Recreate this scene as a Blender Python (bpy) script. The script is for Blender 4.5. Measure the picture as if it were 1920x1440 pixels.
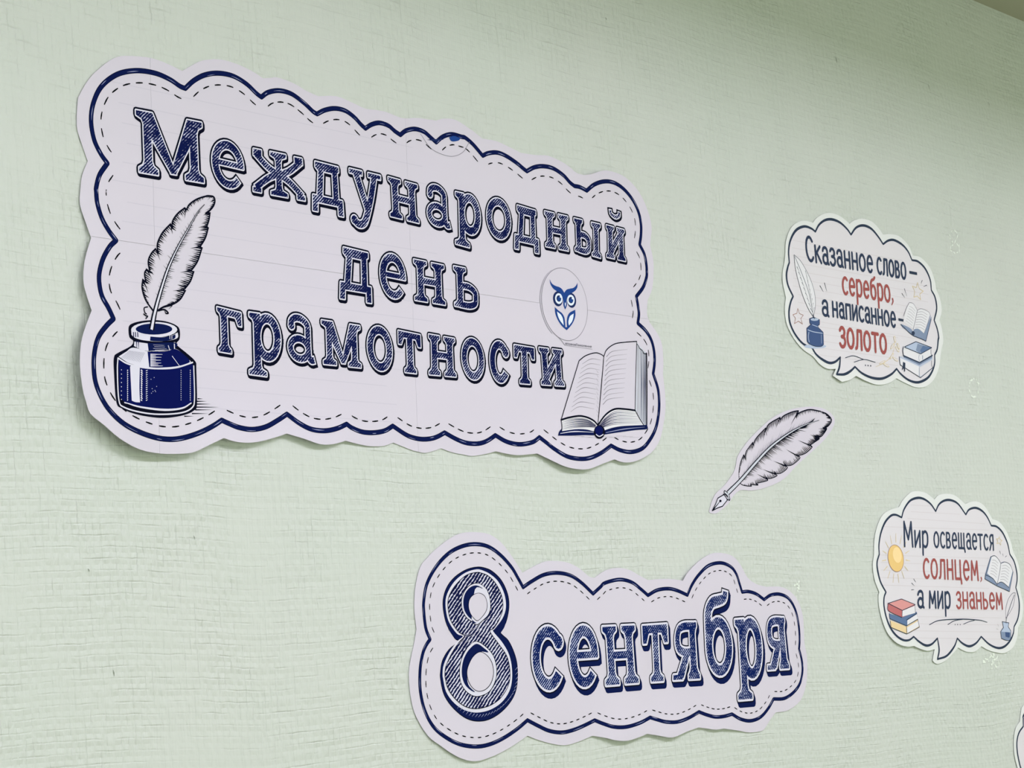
import bpy, bmesh, math, random
from mathutils import Vector, Matrix
from mathutils.geometry import tessellate_polygon

for o in list(bpy.data.objects): bpy.data.objects.remove(o)
scene = bpy.context.scene
COL = scene.collection

# ------------------------------------------------------------------ camera
F = 4100.0                        # focal length in pixels of a 1920 x 1440 frame
D = 1.25                          # camera to wall, metres
CAMZ = 1.70
def nrm(v):
    l = math.sqrt(sum(a*a for a in v)); return tuple(a/l for a in v)
def dot(a, b): return sum(x*y for x, y in zip(a, b))
def cross(a, b): return (a[1]*b[2]-a[2]*b[1], a[2]*b[0]-a[0]*b[2], a[0]*b[1]-a[1]*b[0])
HX = nrm((3440.0, 360.0, F))      # wall's horizontal seen in camera axes (right, down, forward)
_a = -0.045
UZ = nrm((_a, -1.0, -(HX[0]*_a - HX[1])/HX[2]))
NY = cross(UZ, HX)
RIGHT = Vector((HX[0], NY[0], UZ[0])); DOWN = Vector((HX[1], NY[1], UZ[1])); FWD = Vector((HX[2], NY[2], UZ[2]))
CAM = Vector((0, -D, CAMZ))
cd = bpy.data.cameras.new('camera'); co = bpy.data.objects.new('camera', cd); COL.objects.link(co)
cd.sensor_width = 36; cd.lens = F/1920*36; cd.clip_start = 0.05
m = Matrix.Identity(4)
for i in range(3):
    m[i][0] = RIGHT[i]; m[i][1] = -DOWN[i]; m[i][2] = -FWD[i]; m[i][3] = CAM[i]
co.matrix_world = m
scene.camera = co

# ------------------------------------------------------------------ light
world = bpy.data.worlds.new('room_light'); scene.world = world; world.use_nodes = True
bg = world.node_tree.nodes['Background']
bg.inputs[0].default_value = (0.88, 1.0, 0.77, 1); bg.inputs[1].default_value = 1.24
vs = scene.view_settings
vs.view_transform = 'Standard'; vs.look = 'None'; vs.gamma = 1; vs.use_curve_mapping = False
vs.exposure = 0.10
LAMP_POWER = 25.0                 # emission strength of the ceiling panels
LAMPS = [(0.0, -0.95), (1.40, -0.95), (2.80, -0.95)]

# ------------------------------------------------------------------ materials
def lin(c):
    c = c/255.0
    return c/12.92 if c <= 0.04045 else ((c+0.055)/1.055)**2.4
def rgb(*c): return tuple(lin(x) for x in c) + (1,)
def mat(name, c, rough=0.75, spec=0.15):
    m = bpy.data.materials.new(name); m.use_nodes = True
    b = m.node_tree.nodes['Principled BSDF']
    b.inputs['Base Color'].default_value = rgb(*c); b.inputs['Roughness'].default_value = rough
    b.inputs['Specular IOR Level'].default_value = spec
    return m
def N(nt, kind, **kw):
    n = nt.nodes.new(kind)
    for k, v in kw.items(): setattr(n, k, v)
    return n
def math_node(nt, op, a, b=None, c=None):
    n = N(nt, 'ShaderNodeMath', operation=op)
    for i, x in enumerate((a, b, c)):
        if x is None: continue
        if hasattr(x, 'is_linked'): nt.links.new(x, n.inputs[i])
        else: n.inputs[i].default_value = x
    return n.outputs[0]

def paper_mat(name, c, tint):
    m = mat(name, c, 0.7, 0.25); nt = m.node_tree; b = nt.nodes['Principled BSDF']
    tc = N(nt, 'ShaderNodeTexCoord'); mp = N(nt, 'ShaderNodeMapping'); mp.inputs['Scale'].default_value = (3, 3, 9)
    nt.links.new(tc.outputs['Object'], mp.inputs[0])
    no = N(nt, 'ShaderNodeTexNoise'); no.inputs['Scale'].default_value = 2.2; no.inputs['Detail'].default_value = 3
    nt.links.new(mp.outputs[0], no.inputs['Vector'])
    mx = N(nt, 'ShaderNodeMix', data_type='RGBA'); mx.inputs[6].default_value = rgb(*c); mx.inputs[7].default_value = rgb(*tint)
    nt.links.new(no.outputs[0], mx.inputs[0]); nt.links.new(mx.outputs[2], b.inputs['Base Color'])
    return m

def hatch_mat(name, period, dark, light, duty, tilt=1.0):
    m = mat(name, dark, 0.8, 0.04); nt = m.node_tree; b = nt.nodes['Principled BSDF']
    tc = N(nt, 'ShaderNodeTexCoord'); sp = N(nt, 'ShaderNodeSeparateXYZ'); nt.links.new(tc.outputs['Object'], sp.inputs[0])
    mp = N(nt, 'ShaderNodeMapping'); mp.inputs['Rotation'].default_value = (0, 0.75, 0); mp.inputs['Scale'].default_value = (90, 90, 420)
    nt.links.new(tc.outputs['Object'], mp.inputs[0])
    n1 = N(nt, 'ShaderNodeTexNoise'); n1.inputs['Scale'].default_value = 0.55; n1.inputs['Detail'].default_value = 2
    nt.links.new(mp.outputs[0], n1.inputs['Vector'])
    n2 = N(nt, 'ShaderNodeTexNoise'); n2.inputs['Scale'].default_value = 46; nt.links.new(tc.outputs['Object'], n2.inputs['Vector'])
    v = math_node(nt, 'SUBTRACT', math_node(nt, 'MULTIPLY', sp.outputs[0], tilt), sp.outputs[2])
    v = math_node(nt, 'MULTIPLY', v, 2*math.pi/period)
    v = math_node(nt, 'ADD', v, math_node(nt, 'MULTIPLY', n1.outputs[0], 4.0))
    s = math_node(nt, 'SINE', v)
    s = math_node(nt, 'ADD', s, math_node(nt, 'MULTIPLY', math_node(nt, 'SUBTRACT', n2.outputs[0], 0.5), 2.6))
    n3 = N(nt, 'ShaderNodeTexNoise'); n3.inputs['Scale'].default_value = 1.6; n3.inputs['Detail'].default_value = 1; nt.links.new(mp.outputs[0], n3.inputs['Vector'])
    s = math_node(nt, 'ADD', s, math_node(nt, 'MULTIPLY', math_node(nt, 'SUBTRACT', n3.outputs[0], 0.5), 2.4))
    mr = N(nt, 'ShaderNodeMapRange'); mr.inputs[1].default_value = duty-0.25; mr.inputs[2].default_value = duty+0.25
    nt.links.new(s, mr.inputs[0])
    mx = N(nt, 'ShaderNodeMix', data_type='RGBA'); mx.inputs[6].default_value = rgb(*dark); mx.inputs[7].default_value = rgb(*light)
    nt.links.new(mr.outputs[0], mx.inputs[0]); nt.links.new(mx.outputs[2], b.inputs['Base Color'])
    return m

M = {}
M['paper'] = paper_mat('white_paper', (202, 198, 213), (209, 203, 216))
M['card'] = paper_mat('white_card', (218, 221, 222), (224, 227, 227))
M['bubble'] = mat('bubble_print_pale', (217, 214, 221))
M['white'] = mat('unprinted_white', (212, 211, 226))
M['navy'] = mat('navy_ink', (8, 22, 72), .8, .04)
M['dark'] = mat('blue_black_ink', (5, 8, 28), .8, .04)
M['ink'] = mat('ink_blue', (4, 14, 78), .8, .04)
M['hi'] = mat('ink_streak', (150, 156, 190))
M['dash'] = mat('black_ink', (8, 8, 16), .8, .04)
M['grey'] = mat('grey_ink', (128, 126, 138))
M['fine'] = mat('fine_grey_ink', (150, 146, 158))
M['slate'] = mat('slate_ink', (46, 58, 78), .8, .08)
M['slate2'] = mat('slate_blue_ink', (50, 62, 86), .8, .08)
M['red'] = mat('brick_red_ink', (158, 84, 82), .8, .08)
M['rule'] = mat('ruled_line_ink', (208, 203, 209))
M['faint'] = mat('faint_rule_ink', (197, 193, 208))
M['gold'] = mat('gold_ink', (220, 204, 166))
M['tan'] = mat('tan_ink', (168, 128, 118))
M['sun'] = mat('sun_yellow', (230, 196, 128))
M['sun2'] = mat('sun_light_yellow', (243, 215, 160))
M['owl'] = mat('owl_blue', (18, 62, 136))
M['owl2'] = mat('owl_dark_blue', (14, 36, 88))
M['owlw'] = mat('owl_white', (222, 232, 246))
M['steel'] = mat('steel_blue', (128, 144, 172))
M['blue'] = mat('book_blue', (92, 116, 154))
M['inkw'] = mat('inkwell_blue', (62, 84, 128))
M['inkl'] = mat('inkwell_light', (176, 190, 214))
M['pale'] = mat('page_pale', (224, 224, 230))
M['shade'] = mat('page_grey', (198, 202, 214))
M['bred'] = mat('book_red', (186, 108, 110))
M['bred2'] = mat('book_light_red', (214, 150, 148))
M['byel'] = mat('book_yellow', (226, 202, 158))
M['hatch'] = hatch_mat('hatched_navy', 0.0027, (10, 20, 70), (196, 198, 222), 0.95, 0.9)
M['hatch8'] = hatch_mat('hatched_navy_wide', 0.0042, (8, 16, 62), (204, 204, 222), 0.36, 0.9)
M['hatch2'] = hatch_mat('hatched_blue', 0.0030, (10, 30, 88), (196, 202, 226), 0.92, 0.9)
M['residue'] = mat('dried_glue', (226, 234, 226), 0.35, 0.5)
M['lamp_white'] = mat('white_enamel', (235, 235, 235), 0.4, 0.4)

def wall_mat():
    m = mat('painted_weave_wallpaper', (206, 215, 204), 0.55, 0.3); nt = m.node_tree; b = nt.nodes['Principled BSDF']
    L = nt.links.new
    tc = N(nt, 'ShaderNodeTexCoord'); sp = N(nt, 'ShaderNodeSeparateXYZ'); L(tc.outputs['Object'], sp.inputs[0])
    nd = N(nt, 'ShaderNodeTexNoise'); nd.inputs['Scale'].default_value = 9; nd.inputs['Detail'].default_value = 3; L(tc.outputs['Object'], nd.inputs['Vector'])
    nf = N(nt, 'ShaderNodeTexNoise'); nf.inputs['Scale'].default_value = 60; nf.inputs['Detail'].default_value = 2; L(tc.outputs['Object'], nf.inputs['Vector'])
    ns = N(nt, 'ShaderNodeTexNoise'); ns.inputs['Scale'].default_value = 3.5; ns.inputs['Detail'].default_value = 2; L(tc.outputs['Object'], ns.inputs['Vector'])
    wob = math_node(nt, 'ADD', math_node(nt, 'MULTIPLY', ns.outputs[0], 0.022), math_node(nt, 'MULTIPLY', nf.outputs[0], 0.0022))
    x = math_node(nt, 'ADD', sp.outputs[0], math_node(nt, 'MULTIPLY', nf.outputs[0], 0.0030))
    z = math_node(nt, 'ADD', sp.outputs[2], wob)
    def groove(v, period, width):                     # 0 in the groove, 1 on the thread
        f = math_node(nt, 'FRACT', math_node(nt, 'DIVIDE', v, period))
        d = math_node(nt, 'ABSOLUTE', math_node(nt, 'SUBTRACT', f, 0.5))
        mr = N(nt, 'ShaderNodeMapRange', interpolation_type='SMOOTHSTEP'); L(d, mr.inputs[0])
        mr.inputs[1].default_value = 0; mr.inputs[2].default_value = width
        return mr.outputs[0]
    def masked(g, scale, lo, hi, seed):               # groove fades in and out
        mp = N(nt, 'ShaderNodeMapping'); mp.inputs['Scale'].default_value = scale; mp.inputs['Location'].default_value = (seed, 0, seed)
        L(tc.outputs['Object'], mp.inputs[0])
        n = N(nt, 'ShaderNodeTexNoise'); n.inputs['Scale'].default_value = 1; n.inputs['Detail'].default_value = 1; L(mp.outputs[0], n.inputs['Vector'])
        mr = N(nt, 'ShaderNodeMapRange'); L(n.outputs[0], mr.inputs[0]); mr.inputs[1].default_value = lo; mr.inputs[2].default_value = hi
        inv = math_node(nt, 'SUBTRACT', 1.0, g)
        return math_node(nt, 'MULTIPLY', inv, mr.outputs[0])
    PZ, PX = 0.0086, 0.0088
    row = math_node(nt, 'FLOOR', math_node(nt, 'DIVIDE', z, PZ))
    xs = math_node(nt, 'ADD', x, math_node(nt, 'MULTIPLY', row, PX*0.06))          # each weft row is shifted
    fx = math_node(nt, 'FRACT', math_node(nt, 'DIVIDE', xs, PX)); fz = math_node(nt, 'FRACT', math_node(nt, 'DIVIDE', z, PZ))
    pil = math_node(nt, 'MULTIPLY', math_node(nt, 'SINE', math_node(nt, 'MULTIPLY', fx, math.pi)), math_node(nt, 'SINE', math_node(nt, 'MULTIPLY', fz, math.pi)))
    gh = masked(groove(z, PZ, 0.11), (44, 1, 110), 0.32, 0.72, 3.0)
    gv = masked(groove(xs, PX*0.75, 0.12), (110, 1, 70), 0.36, 0.72, 11.0)
    gf = masked(groove(x, 0.0029, 0.35), (300, 1, 90), 0.35, 0.7, 7.0)
    mp = N(nt, 'ShaderNodeMapping'); mp.inputs['Scale'].default_value = (210, 1, 150); L(tc.outputs['Object'], mp.inputs[0])
    n1 = N(nt, 'ShaderNodeTexNoise'); n1.inputs['Scale'].default_value = 1; n1.inputs['Detail'].default_value = 3; L(mp.outputs[0], n1.inputs['Vector'])
    nb = N(nt, 'ShaderNodeTexNoise'); nb.inputs['Scale'].default_value = 12; nb.inputs['Detail'].default_value = 1; L(tc.outputs['Object'], nb.inputs['Vector'])
    amp = N(nt, 'ShaderNodeMapRange'); L(nb.outputs[0], amp.inputs[0]); amp.inputs[1].default_value = 0.3; amp.inputs[2].default_value = 0.7; amp.inputs[3].default_value = 0.45; amp.inputs[4].default_value = 1.1
    hgt = math_node(nt, 'ADD', math_node(nt, 'MULTIPLY', n1.outputs[0], 0.45), math_node(nt, 'MULTIPLY', pil, 0.40))
    vm = N(nt, 'ShaderNodeMapping'); vm.inputs['Scale'].default_value = (1/0.0066, 1, 1/0.0092); L(tc.outputs['Object'], vm.inputs[0])
    vo = N(nt, 'ShaderNodeTexVoronoi', feature='SMOOTH_F1'); vo.inputs['Scale'].default_value = 1; vo.inputs['Smoothness'].default_value = 0.6; L(vm.outputs[0], vo.inputs['Vector'])
    hgt = math_node(nt, 'SUBTRACT', hgt, math_node(nt, 'MULTIPLY', vo.outputs['Distance'], 0.75))
    for g, k in ((gh, 0.34), (gv, 0.34), (gf, 0.12)):
        hgt = math_node(nt, 'SUBTRACT', hgt, math_node(nt, 'MULTIPLY', g, k))
    hgt = math_node(nt, 'MULTIPLY', hgt, amp.outputs[0])
    bp = N(nt, 'ShaderNodeBump'); bp.inputs['Strength'].default_value = 1.0; bp.inputs['Distance'].default_value = WALL_BUMP
    L(hgt, bp.inputs['Height']); L(bp.outputs[0], b.inputs['Normal'])
    # slightly uneven paint
    n3 = N(nt, 'ShaderNodeTexNoise'); n3.inputs['Scale'].default_value = 5; n3.inputs['Detail'].default_value = 4; L(tc.outputs['Object'], n3.inputs['Vector'])
    mx = N(nt, 'ShaderNodeMix', data_type='RGBA'); mx.inputs[6].default_value = rgb(194, 203, 196); mx.inputs[7].default_value = rgb(200, 204, 200)
    L(n3.outputs[0], mx.inputs[0]); L(mx.outputs[2], b.inputs['Base Color'])
    return m
WALL_BUMP = 0.0014
M['wall'] = wall_mat()
M['ceiling'] = mat('ceiling_paint', (176, 178, 160), 0.8, 0.2)
M['floor'] = mat('floor_linoleum', (150, 138, 120), 0.6, 0.3)
dm = bpy.data.materials.new('lit_diffuser'); dm.use_nodes = True; nt = dm.node_tree; nt.nodes.clear()
em = N(nt, 'ShaderNodeEmission'); em.inputs[0].default_value = (0.93, 0.87, 1.0, 1); em.inputs[1].default_value = LAMP_POWER
ou = N(nt, 'ShaderNodeOutputMaterial'); nt.links.new(em.outputs[0], ou.inputs[0]); M['diffuser'] = dm

# ------------------------------------------------------------------ objects
def link(name, me, parent=None, mats=()):
    o = bpy.data.objects.new(name, me); COL.objects.link(o)
    for k in mats: me.materials.append(M[k])
    if parent: o.parent = parent
    return o
def tag(o, label=None, cat=None, group=None, kind=None):
    if label: o['label'] = label
    if cat: o['category'] = cat
    if group: o['group'] = group
    if kind: o['kind'] = kind
    return o
def empty(name, loc):
    o = bpy.data.objects.new(name, None); COL.objects.link(o); o.location = loc; o.empty_display_size = 0.05
    return o
def box(name, lo, hi, matk, parent=None, off=(0, 0, 0)):
    bm = bmesh.new(); bmesh.ops.create_cube(bm, size=1)
    for v in bm.verts:
        v.co = Vector([(lo[i]+hi[i])/2 + v.co[i]*(hi[i]-lo[i]) - off[i] for i in range(3)])
    me = bpy.data.meshes.new(name); bm.to_mesh(me); bm.free()
    return link(name, me, parent, [matk])

CEIL = CAMZ + 0.6405*D
tag(box('wall_back', (-1.2, 0, 0), (6.2, 0.12, CEIL), 'wall'), kind='structure')
tag(box('ceiling', (-1.2, -5.0, CEIL), (6.2, 0.12, CEIL+0.1), 'ceiling'), kind='structure')
tag(box('floor', (-1.2, -5.0, -0.1), (6.2, 0.12, 0.0), 'floor'), kind='structure')

def ceiling_lamp(x, y, label):
    r = empty('ceiling_lamp', (x, y, CEIL)); tag(r, label, 'lamp', 'ceiling lamps in a row along the green wall')
    W, H, lip, t = 1.24, 0.37, LIP, 0.012
    box('backplate', (-W/2, -H/2, -0.014), (W/2, H/2, 0), 'lamp_white', r)
    box('diffuser', (-W/2+t, -0.065, -0.022), (W/2-t, 0.065, -0.014), 'diffuser', r)
    for lo, hi in (((-W/2, -H/2), (W/2, -H/2+t)), ((-W/2, H/2-t), (W/2, H/2)),
                   ((-W/2, -H/2+t), (-W/2+t, H/2-t)), ((W/2-t, -H/2+t), (W/2, H/2-t))):
        box('frame_side', (lo[0], lo[1], -lip), (hi[0], hi[1], 0), 'lamp_white', r)
LIP = 0.0435
for (x, y), lb in zip(LAMPS, ('long white ceiling lamp at the start of the row', 'long white ceiling lamp in the middle of the row', 'long white ceiling lamp at the end of the row')):
    ceiling_lamp(x, y, lb)

# ------------------------------------------------------------------ drawing on the wall plane
def W(px, py):
    """a point of the photograph found on the wall plane: (x, z) in metres"""
    d = RIGHT*(px-960) + DOWN*(py-720) + FWD*F
    t = D/d.y
    return (d.x*t, CAMZ + d.z*t)
def mpp(px, py):
    a = W(px, py); b = W(px, py+1); return math.hypot(a[0]-b[0], a[1]-b[1])
ZF = {'a': (120, 80, 4.8), 'b': (480, 120, 4.8), 'c': (860, 220, 4.8), 'd': (120, 340, 4.8), 'e': (120, 580, 4.8),
      'f': (480, 420, 4.8), 'g': (860, 480, 4.8), 'h': (900, 620, 4.8), 'i': (400, 640, 4.8), 'j': (760, 740, 8),
      'k': (740, 980, 4.8), 'l': (740, 1140, 4.8), 'm': (1120, 1020, 4.8), 'n': (1120, 1140, 4.8), 'o': (1300, 740, 6),
      'p': (1440, 380, 16/3), 'q': (1440, 520, 16/3), 'r': (1620, 900, 6.4), 's': (1620, 1050, 6.4), 't': (1720, 1290, 9.6),
      'u': (980, 480, 12), 'v': (980, 560, 12), 'w': (1680, 640, 19.2), '0': (0, 0, 1)}
def path(s):
    """'@a x,y x,y* ...' -> wall points with a corner flag"""
    out = []; z = ZF['0']
    for t in s.split():
        if t[0] == '@': z = ZF[t[1]]; continue
        c = t.endswith('*'); x, y = t.rstrip('*').split(',')
        p = W(z[0]+float(x)/z[2], z[1]+float(y)/z[2]); out.append((p[0], p[1], c))
    return out
def px(z, x, y): z = ZF[z]; return (z[0]+x/z[2], z[1]+y/z[2])
def wp(z, x, y): return W(*px(z, x, y))

def catmull(pts, n=5):
    if len(pts) < 3: return list(pts)
    P = [(2*pts[0][0]-pts[1][0], 2*pts[0][1]-pts[1][1])] + list(pts) + [(2*pts[-1][0]-pts[-2][0], 2*pts[-1][1]-pts[-2][1])]
    out = []
    for i in range(1, len(P)-2):
        a, b, c, d = P[i-1], P[i], P[i+1], P[i+2]
        for k in range(n):
            t = k/n; t2 = t*t; t3 = t2*t
            out.append(tuple(0.5*((2*b[j]) + (-a[j]+c[j])*t + (2*a[j]-5*b[j]+4*c[j]-d[j])*t2 + (-a[j]+3*b[j]-3*c[j]+d[j])*t3) for j in (0, 1)))
    out.append(tuple(P[-2][:2]))
    return out
def arcs(pts, closed=False, n=5):
    """split at the corners, smooth each run"""
    p = [(a[0], a[1], (a[2] if len(a) > 2 else False)) for a in pts]
    if closed:
        k = next((i for i, a in enumerate(p) if a[2]), None)
        if k is None:
            q = [a[:2] for a in p]
            big = q[-3:] + q + q[:3]
            s = catmull(big, n); return [s[3*n: (3+len(q))*n+1]]
        p = p[k:] + p[:k] + [p[k]]
    runs = []; cur = [p[0][:2]]
    for a in p[1:]:
        cur.append(a[:2])
        if a[2]: runs.append(cur); cur = [a[:2]]
    if len(cur) > 1: runs.append(cur)
    return [catmull(r, n) for r in runs]
def outline(pts, n=5):
    out = []
    for r in arcs(pts, True, n): out += r[:-1]
    return out
def ell(cx, cy, rx, ry, a0=0, a1=360, n=24, rot=0):
    c, s = math.cos(math.radians(rot)), math.sin(math.radians(rot)); out = []
    for i in range(n+1):
        a = math.radians(a0+(a1-a0)*i/n); x, y = rx*math.cos(a), ry*math.sin(a)
        out.append((cx+x*c-y*s, cy+x*s+y*c))
    return out
def zell(z, cx, cy, rx, ry, a0=0, a1=360, n=24, rot=0):
    return [wp(z, x, y) for x, y in ell(cx, cy, rx, ry, a0, a1, n, rot)]
def strip(pts, w, cap=0.0):
    """ribbon quads about a polyline; w is a number or a list"""
    pts = [p for i, p in enumerate(pts) if i == 0 or math.hypot(p[0]-pts[i-1][0], p[1]-pts[i-1][1]) > 1e-7]
    n = len(pts)
    if n < 2: return []
    pts = [tuple(p[:2]) for p in pts]
    ws = w if isinstance(w, (list, tuple)) else [w]*n
    if len(ws) != n: ws = [ws[min(len(ws)-1, int(round(i*(len(ws)-1)/(n-1))))] for i in range(n)] if len(ws) > 3 else \
        [ws[0]+(ws[-1]-ws[0])*i/(n-1) if len(ws) == 2 else (ws[0]+(ws[1]-ws[0])*2*i/(n-1) if 2*i <= n-1 else ws[1]+(ws[2]-ws[1])*(2*i/(n-1)-1)) for i in range(n)]
    if cap:
        a, b = pts[0], pts[1]; l = math.hypot(a[0]-b[0], a[1]-b[1]); pts[0] = (a[0]+(a[0]-b[0])/l*cap, a[1]+(a[1]-b[1])/l*cap)
        a, b = pts[-1], pts[-2]; l = math.hypot(a[0]-b[0], a[1]-b[1]); pts[-1] = (a[0]+(a[0]-b[0])/l*cap, a[1]+(a[1]-b[1])/l*cap)
    L, R = [], []
    for i in range(n):
        d = []
        if i > 0: d.append(nrm((pts[i][0]-pts[i-1][0], pts[i][1]-pts[i-1][1])))
        if i < n-1: d.append(nrm((pts[i+1][0]-pts[i][0], pts[i+1][1]-pts[i][1])))
        t = (d[0][0]+d[-1][0], d[0][1]+d[-1][1]); l = math.hypot(*t)
        t = (t[0]/l, t[1]/l) if l > 1e-6 else d[0]
        k = 1.0/max(0.6, t[0]*d[0][0]+t[1]*d[0][1]); nx, ny = -t[1]*k, t[0]*k; h = ws[i]/2
        L.append((pts[i][0]+nx*h, pts[i][1]+ny*h)); R.append((pts[i][0]-nx*h, pts[i][1]-ny*h))
    return [[L[i], L[i+1], R[i+1], R[i]] for i in range(n-1)]
def disc(c, r, n=10): return [(c[0]+r*math.cos(2*math.pi*i/n), c[1]+r*math.sin(2*math.pi*i/n)) for i in range(n)]

class Art:
    """flat print: polygons with a material and a layer; built as one mesh"""
    STEP = 0.00007
    def __init__(s): s.p = []; s.mats = []
    def mi(s, k):
        if k not in s.mats: s.mats.append(k)
        return s.mats.index(k)
    def poly(s, pts, k, layer=0): s.p.append(([(q[0], q[1]) for q in pts], s.mi(k), layer)); return s
    def polys(s, ps, k, layer=0):
        for q in ps: s.poly(q, k, layer)
        return s
    def line(s, pts, w, k, layer=0, round_=False, cap=0.0):
        s.polys(strip(pts, w, cap), k, layer)
        if round_:
            ws = w if isinstance(w, (list, tuple)) else [w, w]
            s.poly(disc(pts[0], ws[0]/2), k, layer); s.poly(disc(pts[-1], ws[-1]/2), k, layer)
        return s
    def curve(s, st, w, k, layer=0, closed=False, round_=True, n=5):
        """w in photo pixels at the stroke"""
        pts = path(st) if isinstance(st, str) else st
        rs = arcs(pts, closed, n); sc = PXM[0]
        ws = [a*sc for a in w] if isinstance(w, (list, tuple)) else w*sc
        for r in rs: s.line(r, ws, k, layer, round_ and not isinstance(w, (list, tuple)))
        return s
    def shape(s, st, k, layer=0, n=4):
        s.poly(outline(path(st), n), k, layer); return s
    def build(s, name, parent, sheet, base=1):
        bm = bmesh.new()
        for n_, (pts, mi, ly) in enumerate(s.p):
            q = []
            for p in pts:
                if not q or math.hypot(p[0]-q[-1][0], p[1]-q[-1][1]) > 1e-6: q.append(p)
            if len(q) > 2 and math.hypot(q[0][0]-q[-1][0], q[0][1]-q[-1][1]) < 1e-6: q.pop()
            if len(q) < 3: continue
            y = -(base+ly)*s.STEP - (n_ % 101)*0.6e-6       # no two overlapping pieces share a plane
            vs_ = [bm.verts.new((p[0], y, p[1])) for p in q]
            tris = [(0, 1, 2)] if len(q) == 3 else tessellate_polygon([[Vector((p[0], p[1], 0)) for p in q]])
            for t in tris:
                try: f = bm.faces.new([vs_[i] for i in t]); f.material_index = mi
                except ValueError: pass
        return finish(bm, name, parent, sheet, s.mats)
PXM = [0.0005]

class Sheet:
    """a cut-out pinned to the wall: how far each point stands off the plaster"""
    def __init__(s, base, bumps, sheet_step=0.012):
        s.base = base; s.step = sheet_step
        s.b = [(W(x, y), a, sx, sz) for x, y, a, sx, sz in bumps]
    def lift(s, x, z):
        v = s.base
        for (cx, cz), a, sx, sz in s.b: v += a*math.exp(-((x-cx)/sx)**2-((z-cz)/sz)**2)
        return v
def finish(bm, name, parent, sheet, mats, thick=None):
    if sheet.b:
        xs = [v.co.x for v in bm.verts]; zs = [v.co.z for v in bm.verts]
        for ax, lo, hi in ((0, min(xs), max(xs)), (2, min(zs), max(zs))):
            k = math.ceil(lo/sheet.step)
            while k*sheet.step < hi:
                c = [0, 0, 0]; nn = [0, 0, 0]; c[ax] = k*sheet.step; nn[ax] = 1
                bmesh.ops.bisect_plane(bm, geom=bm.verts[:]+bm.edges[:]+bm.faces[:], plane_co=c, plane_no=nn, dist=1e-7); k += 1
    loc = parent.location + (parent.parent.location if parent.parent else Vector((0, 0, 0)))
    for v in bm.verts:
        L = sheet.lift(v.co.x, v.co.z)                 # the traced point, found on the lifted sheet
        p = Vector((v.co.x, 0, v.co.z)); q = p + (CAM-p)*(L/D)
        v.co = Vector((q.x, q.y+v.co.y, q.z)) - loc
    for f in bm.faces:
        f.normal_update()
        if f.normal.y > 0: f.normal_flip()
    me = bpy.data.meshes.new(name); bm.to_mesh(me); bm.free()
    o = link(name, me, parent, mats)
    if thick:
        md = o.modifiers.new('thickness', 'SOLIDIFY'); md.thickness = thick; md.offset = -1
    return o
def paper(name, parent, sheet, pts, matk, cuts=None, thick=0.0003):
    bm = bmesh.new()
    vs_ = [bm.verts.new((p[0], 0, p[1])) for p in pts]
    for t in tessellate_polygon([[Vector((p[0], p[1], 0)) for p in pts]]):
        try: bm.faces.new([vs_[i] for i in t])
        except ValueError: pass
    for co_, no in cuts or []:
        bmesh.ops.bisect_plane(bm, geom=bm.verts[:]+bm.edges[:]+bm.faces[:], plane_co=co_, plane_no=no, clear_outer=True)
    return finish(bm, name, parent, sheet, [matk], thick)

# ------------------------------------------------------------------ slab letters
# A glyph is a list of parts in a box w wide and 1 high: ('p', polygon) or ('s', polyline, width).
def stem(cx, y0, y1, st, sw=0.0, tw=0.0, k=1.0, tl=None, tr=None, bl=None, br=None):
    h = st/2; a, b, c = 0.075*k, 0.125*k, 0.20*k
    bl = sw/2 if bl is None else bl; br = sw/2 if br is None else br
    tl = tw/2 if tl is None else tl; tr = tw/2 if tr is None else tr
    P = []
    if br > h: P += [(cx+br, y0), (cx+br, y0+a), (cx+h+0.03*k, y0+b), (cx+h, y0+c)]
    else: P += [(cx+h, y0)]
    if tr > h: P += [(cx+h, y1-c), (cx+h+0.03*k, y1-b), (cx+tr, y1-a), (cx+tr, y1)]
    else: P += [(cx+h, y1)]
    if tl > h: P += [(cx-tl, y1), (cx-tl, y1-a), (cx-h-0.03*k, y1-b), (cx-h, y1-c)]
    else: P += [(cx-h, y1)]
    if bl > h: P += [(cx-h, y0+c), (cx-h-0.03*k, y0+b), (cx-bl, y0+a), (cx-bl, y0)]
    else: P += [(cx-h, y0)]
    return ('p', P)
def rect(x0, y0, x1, y1): return ('p', [(x0, y0), (x1, y0), (x1, y1), (x0, y1)])
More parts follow.
